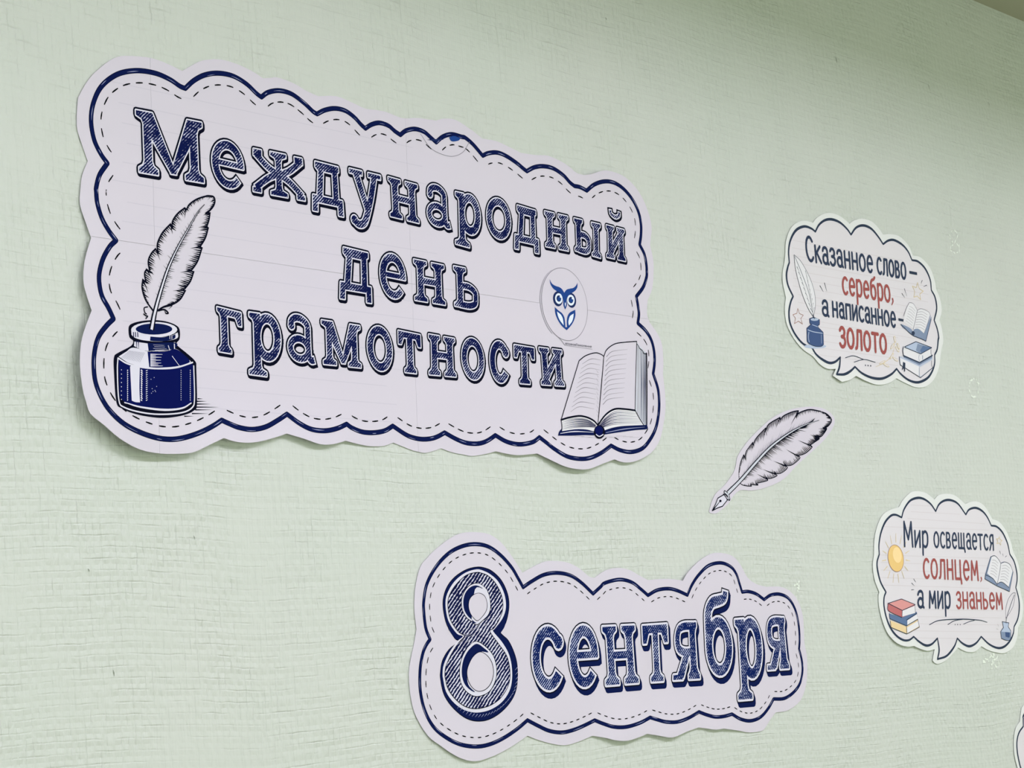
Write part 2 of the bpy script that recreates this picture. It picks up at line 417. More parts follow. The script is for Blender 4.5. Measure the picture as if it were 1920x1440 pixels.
def glyph(ch, w, st):
    s = st
    if ch in 'Мм':
        t = s*0.85; sw = min(0.40*w, 2.5*t)
        xl, xr = sw/2+0.02*w, w-sw/2
        return [stem(xl, 0, 1, t, sw=sw, tl=sw/2+0.02*w, tr=0), stem(xr, 0, 1, t, sw=sw, tr=sw/2, tl=0),
                ('p', [(xl-t/2, 1), (xl+t*0.75, 1), (w*0.54+t*0.35, 0.06), (w*0.54-t*0.35, 0.06), (xl-t/2, 0.80)]),
                ('p', [(xr+t/2, 1), (xr-t*0.75, 1), (w*0.52-t*0.25, 0.06), (w*0.52+t*0.42, 0.06), (xr+t/2, 0.80)])]
    if ch == 'н':
        sw = 0.41*w; a = sw/2
        return [stem(a, 0, 1, s, sw, sw), stem(w-a, 0, 1, s, sw, sw), rect(a, 0.44, w-a, 0.44+s*0.72)]
    if ch == 'и':
        sw = 0.41*w; a = sw/2
        return [stem(a, 0, 1, s, sw, sw), stem(w-a, 0, 1, s, sw, sw),
                ('p', [(a, 0.14), (a+s*0.4, 0.10), (w-a, 0.76), (w-a, 0.92), (w-a-s*0.3, 0.92), (a, 0.32)])]
    if ch == 'ж':
        c = w*0.5; t = s*0.8; sw = 0.32*w
        def arm(sx, y0, y1):
            x0, x1 = c+sx*t*0.2, c+sx*(w*0.5-t*0.5)
            return ('s', [(x0, y0), (c+sx*w*0.22, y0+(y1-y0)*0.35), (x1, y1)], t*0.9)
        out = [stem(c, 0, 1, t*1.05, sw, sw), arm(-1, 0.5, 0.10), arm(1, 0.5, 0.10), arm(-1, 0.5, 0.88), arm(1, 0.5, 0.88)]
        for sx in (-1, 1):
            out.append(rect(c+sx*w*0.5-(0.15*w if sx > 0 else 0), 0, c+sx*w*0.5+(0 if sx > 0 else 0.15*w), 0.10))
            out.append(rect(c+sx*w*0.5-(0.16*w if sx > 0 else 0), 0.84, c+sx*w*0.5+(0 if sx > 0 else 0.16*w), 0.99))
        return out
    if ch == 'д':
        t = s*0.86
        return [('p', [(w*0.07, 1), (w*0.92, 1), (w*0.92, 0.90), (w*0.80+t*0.2, 0.86), (w*0.80+t*0.2, 0.84), (w*0.16, 0.84), (w*0.07, 0.90)]),
                ('p', [(w*0.20, 0.95), (w*0.20+t, 0.95), (w*0.14+t, 0.25), (w*0.14, 0.25)]),
                ('p', [(w*0.86-t, 0.95), (w*0.86, 0.95), (w*0.87, 0.25), (w*0.87-t, 0.25)]),
                rect(0.0, 0.19, w, 0.32), rect(0, 0, t*0.9, 0.24), rect(w-t*0.9, 0, w, 0.24)]
    if ch == 'у':
        t = s*0.80; sw = 0.40*w
        return [rect(0, 0.93, sw, 1.0), rect(w-sw, 0.93, w, 1.0),
                ('p', [(sw*0.25, 0.97), (sw*0.25+t*1.1, 0.97), (w*0.60, 0.40), (w*0.50, 0.30)]),
                ('s', [(w-sw*0.5, 0.97), (w*0.66, 0.55), (w*0.50, 0.20), (w*0.40, 0.09), (w*0.26, 0.065), (w*0.14, 0.11)], t*0.95), ('p', disc((w*0.13, 0.125), t*0.58, 12))]
    if ch == 'е':
        t = s*0.98; rx, ry = w/2-t/2, 0.5-t/2
        arc = ell(w/2, 0.5, rx, ry, -2, 318, 28)
        return [('s', arc, [t*0.95, t*1.1, t*0.85]), rect(t*0.6, 0.47, w-t*0.08, 0.47+s*0.62)]
    if ch == 'о':
        t = s*1.0; return [('s', ell(w/2, 0.5, w/2-t/2, 0.5-t/2, 0, 360, 32), t)]
    if ch == 'с':
        t = s*1.0; rx, ry = w/2-t/2, 0.5-t/2
        return [('s', ell(w/2, 0.5, rx, ry, 35, 322, 28), t), ('p', disc((w-t*0.75, 0.74), t*0.62, 12))]
    if ch == 'а':
        t = s*0.9; X = w*0.80-t*0.3
        return [('s', [(w*0.14, 0.76), (w*0.16, 0.86), (w*0.30, 0.935), (w*0.52, 0.93), (X-t*0.1, 0.82), (X, 0.62), (X, 0.30), (X+t*0.15, 0.13), (X+t*0.6, 0.07), (w-t*0.25, 0.09)], t),
                ('s', ell(w*0.42, 0.285, w*0.42-t/2, 0.285-t/2, 0, 360, 26), t), ('p', disc((w*0.15, 0.76), t*0.62, 12))]
    if ch == 'р':
        t = s*0.95; sw = 0.55*w; c = 0.24*w; b = 0.25
        return [stem(c, 0, 1, t, sw=sw, tl=c-0.0, tr=0, k=0.8),
                ('s', ell(w*0.57, (1+b)/2+0.005, w*0.43-t/2, (1.01-b)/2-t/2, 0, 360, 30), t)]
    if ch == 'ь':
        sw = 0.50*w; c = sw/2; t = s*0.95
        return [stem(c, 0, 1, s, tw=sw, bl=c, br=0), ('s', [(c, 0.54), (w*0.62, 0.545), (w-t*0.62, 0.44), (w-t*0.5, 0.29), (w-t*0.68, 0.14), (w*0.62, 0.066), (c, 0.066)], t*0.82)]
    if ch == 'ы':
        a = glyph('ь', w*0.62, st); sw = 0.33*w
        return a + [stem(w-sw/2, 0, 1, s*0.95, sw, sw)]
    if ch == 'г':
        c = 0.27*w; sw = 0.52*w
        return [stem(c, 0, 1, s, sw=sw, tl=c, tr=0), rect(c, 0.86, w, 1.0), ('p', [(w-0.05, 0.92), (w, 0.98), (w, 0.68), (w-0.10, 0.68), (w-0.17, 0.84), (w-0.22, 0.88)])]
    if ch == 'т':
        c = 0.5*w; sw = 0.50*w
        return [stem(c, 0, 1, s, sw=sw), rect(0, 0.86, w, 1.0), ('p', [(w-0.05, 0.92), (w, 0.98), (w, 0.68), (w-0.10, 0.68), (w-0.17, 0.84), (w-0.22, 0.88)]),
                ('p', [(0.05, 0.92), (0, 0.98), (0, 0.68), (0.10, 0.68), (0.17, 0.84), (0.22, 0.88)])]
    if ch == 'я':
        t = s*0.95; sw = 0.40*w; c = w-sw/2-0.04*w
        return [stem(c, 0, 1, s, sw=sw, tr=sw/2, tl=0), ('s', [(c, 0.935), (w*0.42, 0.935), (w*0.20, 0.88), (w*0.13, 0.72), (w*0.20, 0.55), (w*0.42, 0.48), (c, 0.48)], t*0.82),
                ('p', [(w*0.44, 0.50), (w*0.44+t, 0.50), (w*0.16+t, 0.03), (w*0.12, 0.03)]), rect(0, 0, 0.34*w, 0.085)]
    if ch == 'б':
        t = s*0.95; r = 0.345
        return [('s', ell(w/2, r, w/2-t/2, r-t/2, 0, 360, 30), t),
                ('s', [(t/2, r*1.0), (t*0.5, 0.60), (t*0.62, 0.76), (w*0.30, 0.86), (w*0.56, 0.885), (w*0.74, 0.90), (w*0.82, 0.93), (w*0.85, 0.985)], [t, t, t*0.7])]
    return []
def inflate(part, o):
    """polygons of a glyph part grown by o"""
    if part[0] == 'p':
        P = part[1]; out = [P]
        if o > 0:
            n = len(P)
            for i in range(n):
                a, b = P[i], P[(i+1) % n]
                if math.hypot(a[0]-b[0], a[1]-b[1]) < 1e-6: continue
                out += strip([a, b], 2*o); out.append(disc(a, o, 8))
        return out
    pts, w = part[1], part[2]
    if len(pts) < 16: pts = catmull(pts, 4)
    ws = [x+2*o for x in w] if isinstance(w, (list, tuple)) else w+2*o
    return strip(pts, ws, cap=o*0.9)
def place_letter(ch, quad, parent, sheet, st=0.21, style=1, hatch='hatch', white=0.042, dark=0.10, shadow=(0.03, -0.05), parts=None, name='letter'):
    """quad: the letter's box on the wall, TL TR BR BL"""
    TL, TR, BR, BL = quad
    H = (math.hypot(TL[0]-BL[0], TL[1]-BL[1])+math.hypot(TR[0]-BR[0], TR[1]-BR[1]))/2
    w = (math.hypot(TL[0]-TR[0], TL[1]-TR[1])+math.hypot(BL[0]-BR[0], BL[1]-BR[1]))/2/H
    def mp(p):
        u, v = p[0]/w, p[1]
        b = (BL[0]+(BR[0]-BL[0])*u, BL[1]+(BR[1]-BL[1])*u); t = (TL[0]+(TR[0]-TL[0])*u, TL[1]+(TR[1]-TL[1])*u)
        return (b[0]+(t[0]-b[0])*v, b[1]+(t[1]-b[1])*v)
    g = parts(w) if parts else glyph(ch, w, st)
    A = Art()
    for p in g:
        D_ = inflate(p, dark)
        for k in range(4):
            f = k/3.0
            A.polys([[mp((q[0]+shadow[0]*f, q[1]+shadow[1]*f)) for q in P] for P in D_], 'dark' if k == 0 else ('dark' if style == 1 else 'navy'), 0 if k else 1)
        A.polys([[mp(q) for q in P] for P in inflate(p, white)], 'white', 2)
        A.polys([[mp(q) for q in P] for P in inflate(p, 0)], hatch, 3)
    return A.build(name, parent, sheet)
def q4(TL, TR, BR, BL, pad):
    """outer outline corners in photo pixels, drawn in by the outline: (left, top, right, bottom)"""
    l, t, r, b = pad
    return [W(TL[0]+l, TL[1]+t), W(TR[0]-r, TR[1]+t), W(BR[0]-r, BR[1]-b), W(BL[0]+l, BL[1]-b)]

# ------------------------------------------------------------------ hand-lettered stroke font (box: x-height = 1)
def el(cx, cy, rx, ry, a0, a1, n=14): return ell(cx, cy, rx, ry, a0, a1, n)
SF = {
 'а': (0.56, [[(0.06, .78), (0.14, .95), (0.32, 1), (0.46, .88), (0.48, .62), (0.48, .12), (0.56, .0)], el(.27, .28, .22, .28, 0, 360)]),
 'е': (0.58, [[(0.06, .52), (0.52, .54)] , el(.30, .5, .25, .5, 5, 315)]),
 'с': (0.54, [el(.31, .5, .27, .5, 48, 312)]),
 'о': (0.60, [el(.30, .5, .27, .5, 0, 360)]),
 'н': (0.58, [[(0.06, 0), (0.06, 1)], [(0.52, 0), (0.52, 1)], [(0.06, .5), (0.52, .5)]]),
 'к': (0.54, [[(0.06, 0), (0.06, 1)], [(0.06, .46), (0.50, 1)], [(0.18, .58), (0.54, 0)]]),
 'з': (0.50, [[(0.04, .85), (0.16, .99), (0.34, .98), (0.44, .80), (0.36, .58), (0.18, .53)], [(0.18, .53), (0.40, .48), (0.48, .26), (0.36, .04), (0.16, .0), (0.02, .14)]]),
 'л': (0.56, [[(0.0, 0.02), (0.10, .12), (0.16, .6), (0.18, .98)], [(0.18, .98), (0.50, .98)], [(0.50, .98), (0.50, 0)]]),
 'в': (0.54, [[(0.06, 0), (0.06, 1)], [(0.06, .98), (0.30, .98), (0.42, .82), (0.34, .58), (0.06, .53)], [(0.06, .53), (0.36, .50), (0.48, .28), (0.36, .04), (0.06, .02)]]),
 'р': (0.58, [[(0.06, -.48), (0.06, .98)], [(0.06, .80), (0.20, .97), (0.38, .97), (0.52, .75), (0.52, .28), (0.38, .04), (0.20, .04), (0.06, .18)]]),
 'б': (0.58, [el(.30, .42, .24, .42, 0, 360), [(0.06, .45), (0.07, .9), (0.18, 1.15), (0.36, 1.22), (0.50, 1.36)]]),
 'п': (0.58, [[(0.06, 0), (0.06, .98)], [(0.06, .98), (0.52, .98)], [(0.52, .98), (0.52, 0)]]),
 'и': (0.58, [[(0.06, 1), (0.06, 0)], [(0.06, .04), (0.52, .96)], [(0.52, 1), (0.52, 0)]]),
 'т': (0.54, [[(0.0, .98), (0.54, .98)], [(0.27, .98), (0.27, 0)]]),
 'м': (0.70, [[(0.04, 0), (0.10, 1)], [(0.10, .98), (0.35, .28)], [(0.35, .28), (0.60, .98)], [(0.60, 1), (0.66, 0)]]),
 'щ': (0.84, [[(0.06, 1), (0.06, .02)], [(0.06, .02), (0.74, .02)], [(0.38, 1), (0.38, .02)], [(0.70, 1), (0.70, .02)], [(0.74, .02), (0.80, -.22)]]),
 'ц': (0.64, [[(0.06, 1), (0.06, .02)], [(0.06, .02), (0.56, .02)], [(0.52, 1), (0.52, .02)], [(0.56, .02), (0.60, -.22)]]),
 'ь': (0.54, [[(0.06, 1), (0.06, 0)], [(0.06, .56), (0.34, .54), (0.48, .30), (0.34, .03), (0.06, .02)]]),
 'я': (0.54, [[(0.48, 1), (0.48, 0)], [(0.48, .98), (0.22, .98), (0.08, .74), (0.20, .48), (0.48, .46)], [(0.26, .46), (0.04, 0)]]),
 'М': (0.86, [[(0.04, 0), (0.10, 1.55)], [(0.10, 1.52), (0.43, .45)], [(0.43, .45), (0.74, 1.52)], [(0.74, 1.55), (0.82, 0)]]),
 'С': (0.66, [el(.38, .74, .34, .74, 42, 318)]),
 'Н': (0.62, [[(0.06, 0), (0.06, 1.4)], [(0.56, 0), (0.56, 1.4)], [(0.06, .7), (0.56, .7)]]),
 'П': (0.62, [[(0.06, 0), (0.06, 1.4)], [(0.06, 1.38), (0.56, 1.38)], [(0.56, 0), (0.56, 1.4)]]),
 '#': (0.60, [[(0.14, 0), (0.22, 1.2)], [(0.38, 0), (0.46, 1.2)], [(0.02, .4), (0.56, .4)], [(0.02, .8), (0.56, .8)]]),
}
def word(root, sheet, *a):
    A = Art(); write(A, *a); A.build('word', root, sheet, 2)
def write(A, z, text, TL, TR, BR, BL, wpx, k, layer=4, gap=0.16):
    Q = [wp(z, *p) for p in (TL, TR, BR, BL)]
    tot = sum(SF[c][0] for c in text)+gap*(len(text)-1); x = 0.0
    def mp(p):
        u, v = p[0]/tot, p[1]
        b = (Q[3][0]+(Q[2][0]-Q[3][0])*u, Q[3][1]+(Q[2][1]-Q[3][1])*u); t = (Q[0][0]+(Q[1][0]-Q[0][0])*u, Q[0][1]+(Q[1][1]-Q[0][1])*u)
        return (b[0]+(t[0]-b[0])*v, b[1]+(t[1]-b[1])*v)
    for c in text:
        for ln in SF[c][1]:
            pts = [mp((x+p[0], p[1])) for p in ln]
            if 3 < len(pts) < 14: pts = catmull(pts, 4)
            A.line(pts, wpx*PXM[0], k, layer, True)
        x += SF[c][0]+gap

# ------------------------------------------------------------------ scalloped print
def inside(poly):
    a = 0
    for i in range(len(poly)): a += poly[i][0]*poly[(i+1) % len(poly)][1]-poly[(i+1) % len(poly)][0]*poly[i][1]
    return 1 if a > 0 else -1
def dashes(A, pts, off, dl, gl, w, k, layer, rnd):
    o = inside(outline(pts))
    for run in arcs(pts, True, 8):
        q = []
        for i in range(len(run)):
            a, b = run[max(0, i-1)], run[min(len(run)-1, i+1)]; t = nrm((b[0]-a[0], b[1]-a[1]))
            q.append((run[i][0]-t[1]*off*o, run[i][1]+t[0]*off*o))
        L = [0]
        for i in range(1, len(q)): L.append(L[-1]+math.hypot(q[i][0]-q[i-1][0], q[i][1]-q[i-1][1]))
        n = max(1, int(round((L[-1]+gl*0.2)/(dl+gl)))); per = L[-1]/n
        def at(s):
            for i in range(1, len(L)):
                if L[i] >= s:
                    f = (s-L[i-1])/max(1e-9, L[i]-L[i-1]); return (q[i-1][0]+(q[i][0]-q[i-1][0])*f, q[i-1][1]+(q[i][1]-q[i-1][1])*f)
            return q[-1]
        for j in range(n):
            c = (j+0.5)*per; e = dl/2*(0.9+0.2*rnd.random()); lo, hi = max(0, c-e), min(L[-1], c+e)
            A.line([at(lo+(hi-lo)*x/4) for x in range(5)], [w*0.75, w*1.1, w*0.7], k, layer)
def streaks(A, pts, w, k, layer, rnd, density):
    for run in arcs(pts, True, 8):
        n = len(run); j = 0
        while j < n-8:
            if rnd.random() < density:
                ln = rnd.randint(4, 9); off = (rnd.random()-0.5)*w*0.55; seg = []
                for i in range(j, min(n-1, j+ln)):
                    t = nrm((run[i+1][0]-run[i][0], run[i+1][1]-run[i][1])); seg.append((run[i][0]-t[1]*off, run[i][1]+t[0]*off))
                if len(seg) > 2: A.line(seg, [w*0.02, w*(0.06+0.13*rnd.random()), 0.0], k, layer)
                j += ln
            j += 4
def border(parent, sheet, pts, w, k='navy', edge='dark', rnd=None, density=0.3):
    A = Art()
    for run in arcs(pts, True, 8):
        A.line(run, w, edge, 0); A.poly(disc(run[0], w/2, 14), edge, 0)
        if k != edge: A.line(run, w*0.78, k, 1); A.poly(disc(run[0], w*0.39, 14), k, 1)
    if rnd: streaks(A, pts, w, 'hi', 2, rnd, density)
    return A.build('border_line', parent, sheet)

def sample(run, n):
    L = [0]
    for i in range(1, len(run)): L.append(L[-1]+math.hypot(run[i][0]-run[i-1][0], run[i][1]-run[i-1][1]))
    out = []; j = 1
    for k in range(n):
        s = L[-1]*k/(n-1)
        while j < len(L)-1 and L[j] < s: j += 1
        f = (s-L[j-1])/max(1e-9, L[j]-L[j-1]); out.append((run[j-1][0]+(run[j][0]-run[j-1][0])*f, run[j-1][1]+(run[j][1]-run[j-1][1])*f))
    return out
def lerp(a, b, t): return (a[0]+(b[0]-a[0])*t, a[1]+(b[1]-a[1])*t)
def barbs(A, edge, spine, n, lo, hi, back, w, k, layer, rnd, s0=0.0, s1=1.0):
    """tapered strokes from the edge of a vane in towards its shaft"""
    E_ = sample(edge, n); S = sample(spine, 200)
    for i, p in enumerate(E_):
        t = s0+(s1-s0)*i/(n-1); tgt = S[max(0, min(199, int(199*(t-back))))]
        f = lo+(hi-lo)*rnd.random()
        mid = lerp(p, tgt, f*0.5); a = lerp(p, tgt, f)
        A.line([p, mid, a], [w, w*0.7, 0.0], k, layer)
def shaftlines(A, spine, edge, n, lo, hi, fwd, w, k, layer, rnd, s0=0.05, s1=0.95):
    S = sample(spine, 200); E_ = sample(edge, 200)
    for i in range(n):
        t = s0+(s1-s0)*i/(n-1); p = S[int(199*t)]; tgt = E_[max(0, min(199, int(199*(t+fwd))))]
        f = lo+(hi-lo)*rnd.random(); A.line([p, lerp(p, tgt, f)], [w, 0.0], k, layer)
def flat(runs):
    out = []
    for r in runs: out += r
    return out

# ================================================================== banner
PXM[0] = mpp(500, 500)
px1 = PXM[0]
rnd = random.Random(4)
BORDER1 = path('@a 390,1085* 330,1000 270,870 243,700 265,540 340,390 480,285 650,252 820,275 950,330 1040,390 1090,412* 1170,340 1270,290 1390,275 1520,300 1640,370 1730,455 1775,490* '
  '@b 110,255 210,240 320,270 430,350 510,425 548,450* 620,415 710,400 800,420 880,475 945,545 983,580* 1040,545 1110,530 1190,555 1250,605 1298,638* 1350,600 1430,585 1510,610 1570,660 1620,705* 1680,655 1760,633 1850,655 '
  '@c 60,185 130,245 215,345* 270,322 350,318 430,350 520,410 580,460 612,485* 680,450 760,440 850,460 940,520 1000,585 1040,618* 1090,628 1152,660* 1220,605 1310,577 1400,590 1490,650 1570,750 1620,860 1640,960 1640,1060 1628,1145* 1670,1230 1688,1320 '
  '@g 1692,130 1690,190 1660,280 1598,365* 1612,440 1622,520 1612,605* 1680,670 1730,750 1757,850 1762,960 1750,1060* '
  '@h 1600,520 1612,640 1605,760 1580,880 1530,980 1460,1060 1360,1092 1260,1075 1180,1035* 1090,1100 990,1145 890,1153 780,1130 670,1065 600,1010 535,960* 480,1000 400,1020 320,1020 230,995 '
  '@j 1350,610* 1230,690 1120,730 1000,735 880,715 740,655 590,570* 480,630 380,660 250,668 120,645 0,595 '
  '@i 1615,762* 1540,805 1440,822 1340,815 1250,780 1200,745* 1110,785 1000,805 880,790 770,735 662,655* 580,710 470,770 350,793 230,775 140,740 75,710* '
  '@e 1340,1050 1220,1110 1080,1155 960,1170 830,1155 680,1105 540,1030 420,920 340,800 285,660 268,520 275,380 310,250 380,150 445,85* '
  '@d 400,1140 345,1040 320,940 317,830 350,700 410,590 468,532* 400,440 340,330 300,200 290,100 @a 290,1300 320,1190')
CUT1 = outline(path('@a 215,1065* 150,880 115,740 125,520 140,470 230,320 370,190 490,125 640,122 790,140 930,190 1065,255* 1150,205 1250,160 1400,150 1550,190 1690,255 1790,320* 1860,318 '
  '@b 190,120 340,175 450,240 560,290* 720,290 850,340 980,400 1090,415 1180,435 1290,480 1350,490 1450,485 1560,500 1620,510* 1700,490 1800,505 '
  '@c 80,90 150,140 210,190* 340,215 450,265 560,320* 700,340 800,345 900,385 990,440 1060,500 1130,520* 1200,510 1300,480 1390,490 1500,540 1600,640 1670,760 1720,900 1737,1000 1730,1080 1722,1150* 1745,1250 '
  '@g 1755,90 1745,280 1700,400* 1695,520 1720,600* 1790,700 1830,800 1842,950 1838,1060* @h 1665,560 1670,700 1650,850 1620,980 1560,1080 1480,1140 1380,1180 1290,1185 1210,1158* 1100,1200 980,1245 870,1245 760,1220 640,1165 515,1105* 430,1115 330,1120 230,1105 140,1085* 60,1108 '
  '@j 1000,920 880,900 700,865 540,805* 420,845 300,875 200,858 80,825 @i 1620,912* 1540,940 1430,945 1330,930 1190,895* 1080,925 960,925 830,880 660,830* 540,870 400,905 290,912 190,900 95,870* '
  '@e 1330,1210 1230,1260 1150,1290 1030,1300 870,1298 680,1260 500,1160 360,1040 240,940 200,830 170,720 145,520 150,340 180,200 250,10* @d 200,1010 175,880 190,700 245,510* 200,380 145,210 150,60 @a 165,1190'), 3)
S1 = Sheet(0.0010, [(215, 830, 0.0095, 0.075, 0.065), (150, 640, 0.0040, 0.05, 0.06), (168, 520, 0.0015, 0.03, 0.05), (440, 850, 0.0070, 0.05, 0.03), (590, 838, 0.0055, 0.045, 0.022),
                    (1075, 875, 0.0055, 0.055, 0.03), (1190, 862, 0.003, 0.04, 0.03), (960, 855, 0.002, 0.03, 0.02), (1110, 325, 0.004, 0.03, 0.02)])
c0 = W(690, 850)
ban = empty('paper_banner', (c0[0], -0.001, c0[1]))
tag(ban, 'large cloud-shaped white paper banner with inkwell, quill, open book and blue owl badge', 'banner')
XS = [W(290, 460)[0], W(772, 530)[0]]
ha, hb = W(171, 443), W(1213, 598)
hn = nrm((-(hb[1]-ha[1]), hb[0]-ha[0]))                 # across the long seam
G = 0.00010
for ci in range(3):
    for ri in range(2):
        cuts = []
        if ci > 0: cuts.append(((XS[ci-1]+G, 0, 0), (-1, 0, 0)))
        if ci < 2: cuts.append(((XS[ci]-G, 0, 0), (1, 0, 0)))
        s = 1 if ri == 0 else -1
        cuts.append(((ha[0]+hn[0]*G*s, 0, ha[1]+hn[1]*G*s), (-hn[0]*s, 0, -hn[1]*s)))
        paper('paper_sheet', ban, S1, CUT1, 'paper', cuts)
border(ban, S1, BORDER1, 9.6*px1, rnd=rnd, density=0.55)
A = Art(); dashes(A, BORDER1, 21.5*px1, 16.5*px1, 14*px1, 2.7*px1, 'dash', 0, rnd); A.build('stitched_line', ban, S1)

A = Art()
for i in range(-8, 9):
    if i == 0: continue
    o_ = i*0.0152; x0, x1 = XS[0]-0.045+0.02*rnd.random(), XS[0]+0.25+0.08*rnd.random()
    z0 = ha[1]+(hb[1]-ha[1])/(hb[0]-ha[0])*(x0-ha[0])-o_; z1 = ha[1]+(hb[1]-ha[1])/(hb[0]-ha[0])*(x1-ha[0])-o_
    A.line([lerp((x0, z0), (x1, z1), t/8) for t in range(9)], 0.0006, 'faint', 0)
tag(A.build('ruled_lines', ban, S1, 0.5), kind='stuff')
# letters: outer corners TL TR BR BL in photo pixels
P1 = (5.5, 7, 6.5, 11)
def boxed(l, r, t, b, slope):
    """upright round letter from its extremes: left, right, top (at centre), bottom"""
    h = (r-l)/2; sh = 0.035*(b-t)/2
    return ((l-sh, t-h*slope), (r-sh, t+h*slope), (r+sh, b+h*slope), (l+sh, b-h*slope))
LET = [('М', ((249, 200), (383.5, 224), (388, 352), (253, 331)), 0.185), ('е', boxed(393, 462, 259, 362, .20), 0.165), ('ж', ((470, 272), (571, 291), (577, 385), (470, 367)), 0.200),
  ('д', ((582, 296), (643, 309), (649, 415), (581.7, 403)), 0.165), ('у', ((650, 310), (718, 324), (722, 446), (652, 432)), 0.160), ('н', ((722.7, 326), (787, 341), (790.5, 427), (727, 414)), 0.200),
  ('а', boxed(795.5, 849, 342.5, 434, .18), 0.155), ('р', ((849, 354), (904, 364), (908, 479), (851, 466)), 0.145), ('о', boxed(909, 961, 367, 455.5, .18), 0.170),
  ('д', ((963, 379), (1011, 391), (1014, 482.5), (961.5, 473)), 0.165), ('н', ((1017.3, 390.8), (1068, 401), (1069.6, 477.5), (1019.4, 469)), 0.200), ('ы', ((1072.5, 404), (1128.8, 416), (1130, 491), (1074.6, 477)), 0.200),
  ('и', ((1133, 417), (1174, 426), (1176.7, 497), (1134, 489)), 0.200),
  ('д', ((635, 457), (699, 470), (701.5, 577), (632.7, 568)), 0.165), ('е', boxed(708, 765.5, 470.5, 569, .17), 0.165), ('н', ((770.6, 480.4), (837, 492), (840, 580.4), (773, 571)), 0.200), ('ь', ((845.6, 493), (899, 502), (902, 590), (847.7, 582)), 0.190),
  ('г', ((402, 570), (456.5, 581), (460, 675), (405, 667)), 0.190), ('р', ((462, 580), (530, 588), (533, 718), (465, 710)), 0.145), ('а', boxed(534.5, 595, 586, 688, .14), 0.155), ('м', ((597.7, 594.6), (679.4, 605.4), (682, 698), (600.4, 690.8)), 0.195),
  ('о', boxed(684, 740, 606, 704, .13), 0.170), ('т', ((741.5, 614), (793, 622.5), (796, 710), (744, 705)), 0.200), ('н', ((798.8, 621), (857, 629.4), (860, 715), (799.8, 710.6)), 0.200), ('о', boxed(861, 912, 628.5, 720.5, .12), 0.170),
  ('с', boxed(915, 959, 634.5, 725, .11), 0.175), ('т', ((960, 641.5), (1004.8, 647.7), (1007, 728), (962, 725)), 0.200), ('и', ((1006.9, 646.7), (1057, 652), (1061.7, 731), (1011.7, 728)), 0.200)]
for ch, q, st in LET:
    H = (q[3][1]-q[0][1]); pad = (4.6 if q[0][0] < 900 else 3.4, 6.0 if q[0][0] < 900 else 5.2, 5.4 if q[0][0] < 900 else 4.2, 8.6 if q[0][0] < 900 else 7.2)
    if ch == 'М': pad = (5.2, 6.4, 6, 9)
    sc = 88.0/H*mpp(500, 400)/mpp((q[0][0]+q[2][0])/2, (q[0][1]+q[2][1])/2)
    place_letter(ch, q4(*q, pad), ban, S1, st=st, white=0.034*sc, dark=0.078*sc, shadow=(0.020*sc, -0.036*sc))
qb = q4((1137, 389), (1167, 395), (1168, 417), (1138, 411), (4, 4, 4, 5))
place_letter('', qb, ban, S1, white=0.15, dark=0.40, shadow=(0.06, -0.12), name='letter_breve',
             parts=lambda w: [('s', [(0.12*w, 1.0), (0.16*w, 0.5), (0.5*w, 0.15), (0.84*w, 0.5), (0.88*w, 1.0)], 0.42)])

# quill drawn above the inkwell
QL = path('@d 800,1165 735,1070 702,965 708,885* 735,905* 724,830 742,792* 772,820* 757,720 785,650 822,608* 842,645* 840,560 880,470 930,412 957,385* 968,425* 978,355 1022,290 1085,240* 1100,255* 1130,205 1200,158 1290,130')
QR = path('@d 840,1165 900,1128 980,1105 1045,1060 1090,985* 1075,980* 1135,900 1165,815* 1140,808* 1200,720 1240,600* 1222,590* 1270,510 1296,420* 1283,408* 1302,350 1312,285* 1290,282* 1335,235 1356,185 1345,140 1290,130')
QS = path('@d 785,1335 815,1180 870,980 940,770 1030,580 1120,420 1200,280 1262,208')
el_, er_, sp_ = flat(arcs(QL)), flat(arcs(QR)), flat(arcs(QS))
A = Art()
A.poly(el_+er_[::-1], 'paper', 0)
A.line(el_, 3.0*px1, 'dark', 1); A.line(er_, 3.2*px1, 'dark', 1)
vane = flat(arcs(path('@d 820,1165 870,980 940,770 1030,580 1120,420 1200,280 1290,150')))
barbs(A, el_, vane, 84, 0.14, 0.40, 0.04, 2.7*px1, 'dark', 2, rnd); barbs(A, el_, vane, 40, 0.25, 0.5, 0.05, 1.0*px1, 'dark', 2, rnd)
barbs(A, er_, vane, 80, 0.14, 0.40, 0.04, 2.8*px1, 'dark', 2, rnd); barbs(A, er_, vane, 36, 0.3, 0.5, 0.05, 1.0*px1, 'dark', 2, rnd)
shaftlines(A, vane, er_, 60, 0.10, 0.34, 0.05, 1.9*px1, 'dark', 2, rnd, 0.05, 0.85); shaftlines(A, vane, el_, 26, 0.10, 0.35, 0.08, 1.3*px1, 'dark', 2, rnd, 0.05, 0.8)
for a, b in (('708,885', '760,1010'), ('742,792', '795,890'), ('822,608', '865,715'), ('957,385', '975,480'), ('1090,240', '1085,340'), ('1075,980', '975,985'), ('1140,808', '1040,820'), ('1222,590', '1130,605'), ('1283,408', '1205,415')):
    A.line([p[:2] for p in path('@d %s %s' % (a, b))], [3.4*px1, 0], 'dark', 2)
A.line(sp_, [12*px1, 6*px1, 1.5*px1], 'dark', 3); A.line(sp_, [5.5*px1, 2.2*px1, 0], 'white', 4)
A.curve('@d 845,1165 900,1155 935,1185 915,1190 905,1165', [3, 3, 1], 'dark', 3); A.curve('@d 870,1140 930,1125 970,1120 940,1150', [2.5, 2, .5], 'dark', 3)
A.curve('@d 750,1130 720,1140 725,1180 740,1195', 2.2, 'dark', 3); A.curve('@d 715,1195 735,1210 750,1215 735,1235', 2.2, 'dark', 3)
A.build('quill_drawing', ban, S1, 2)

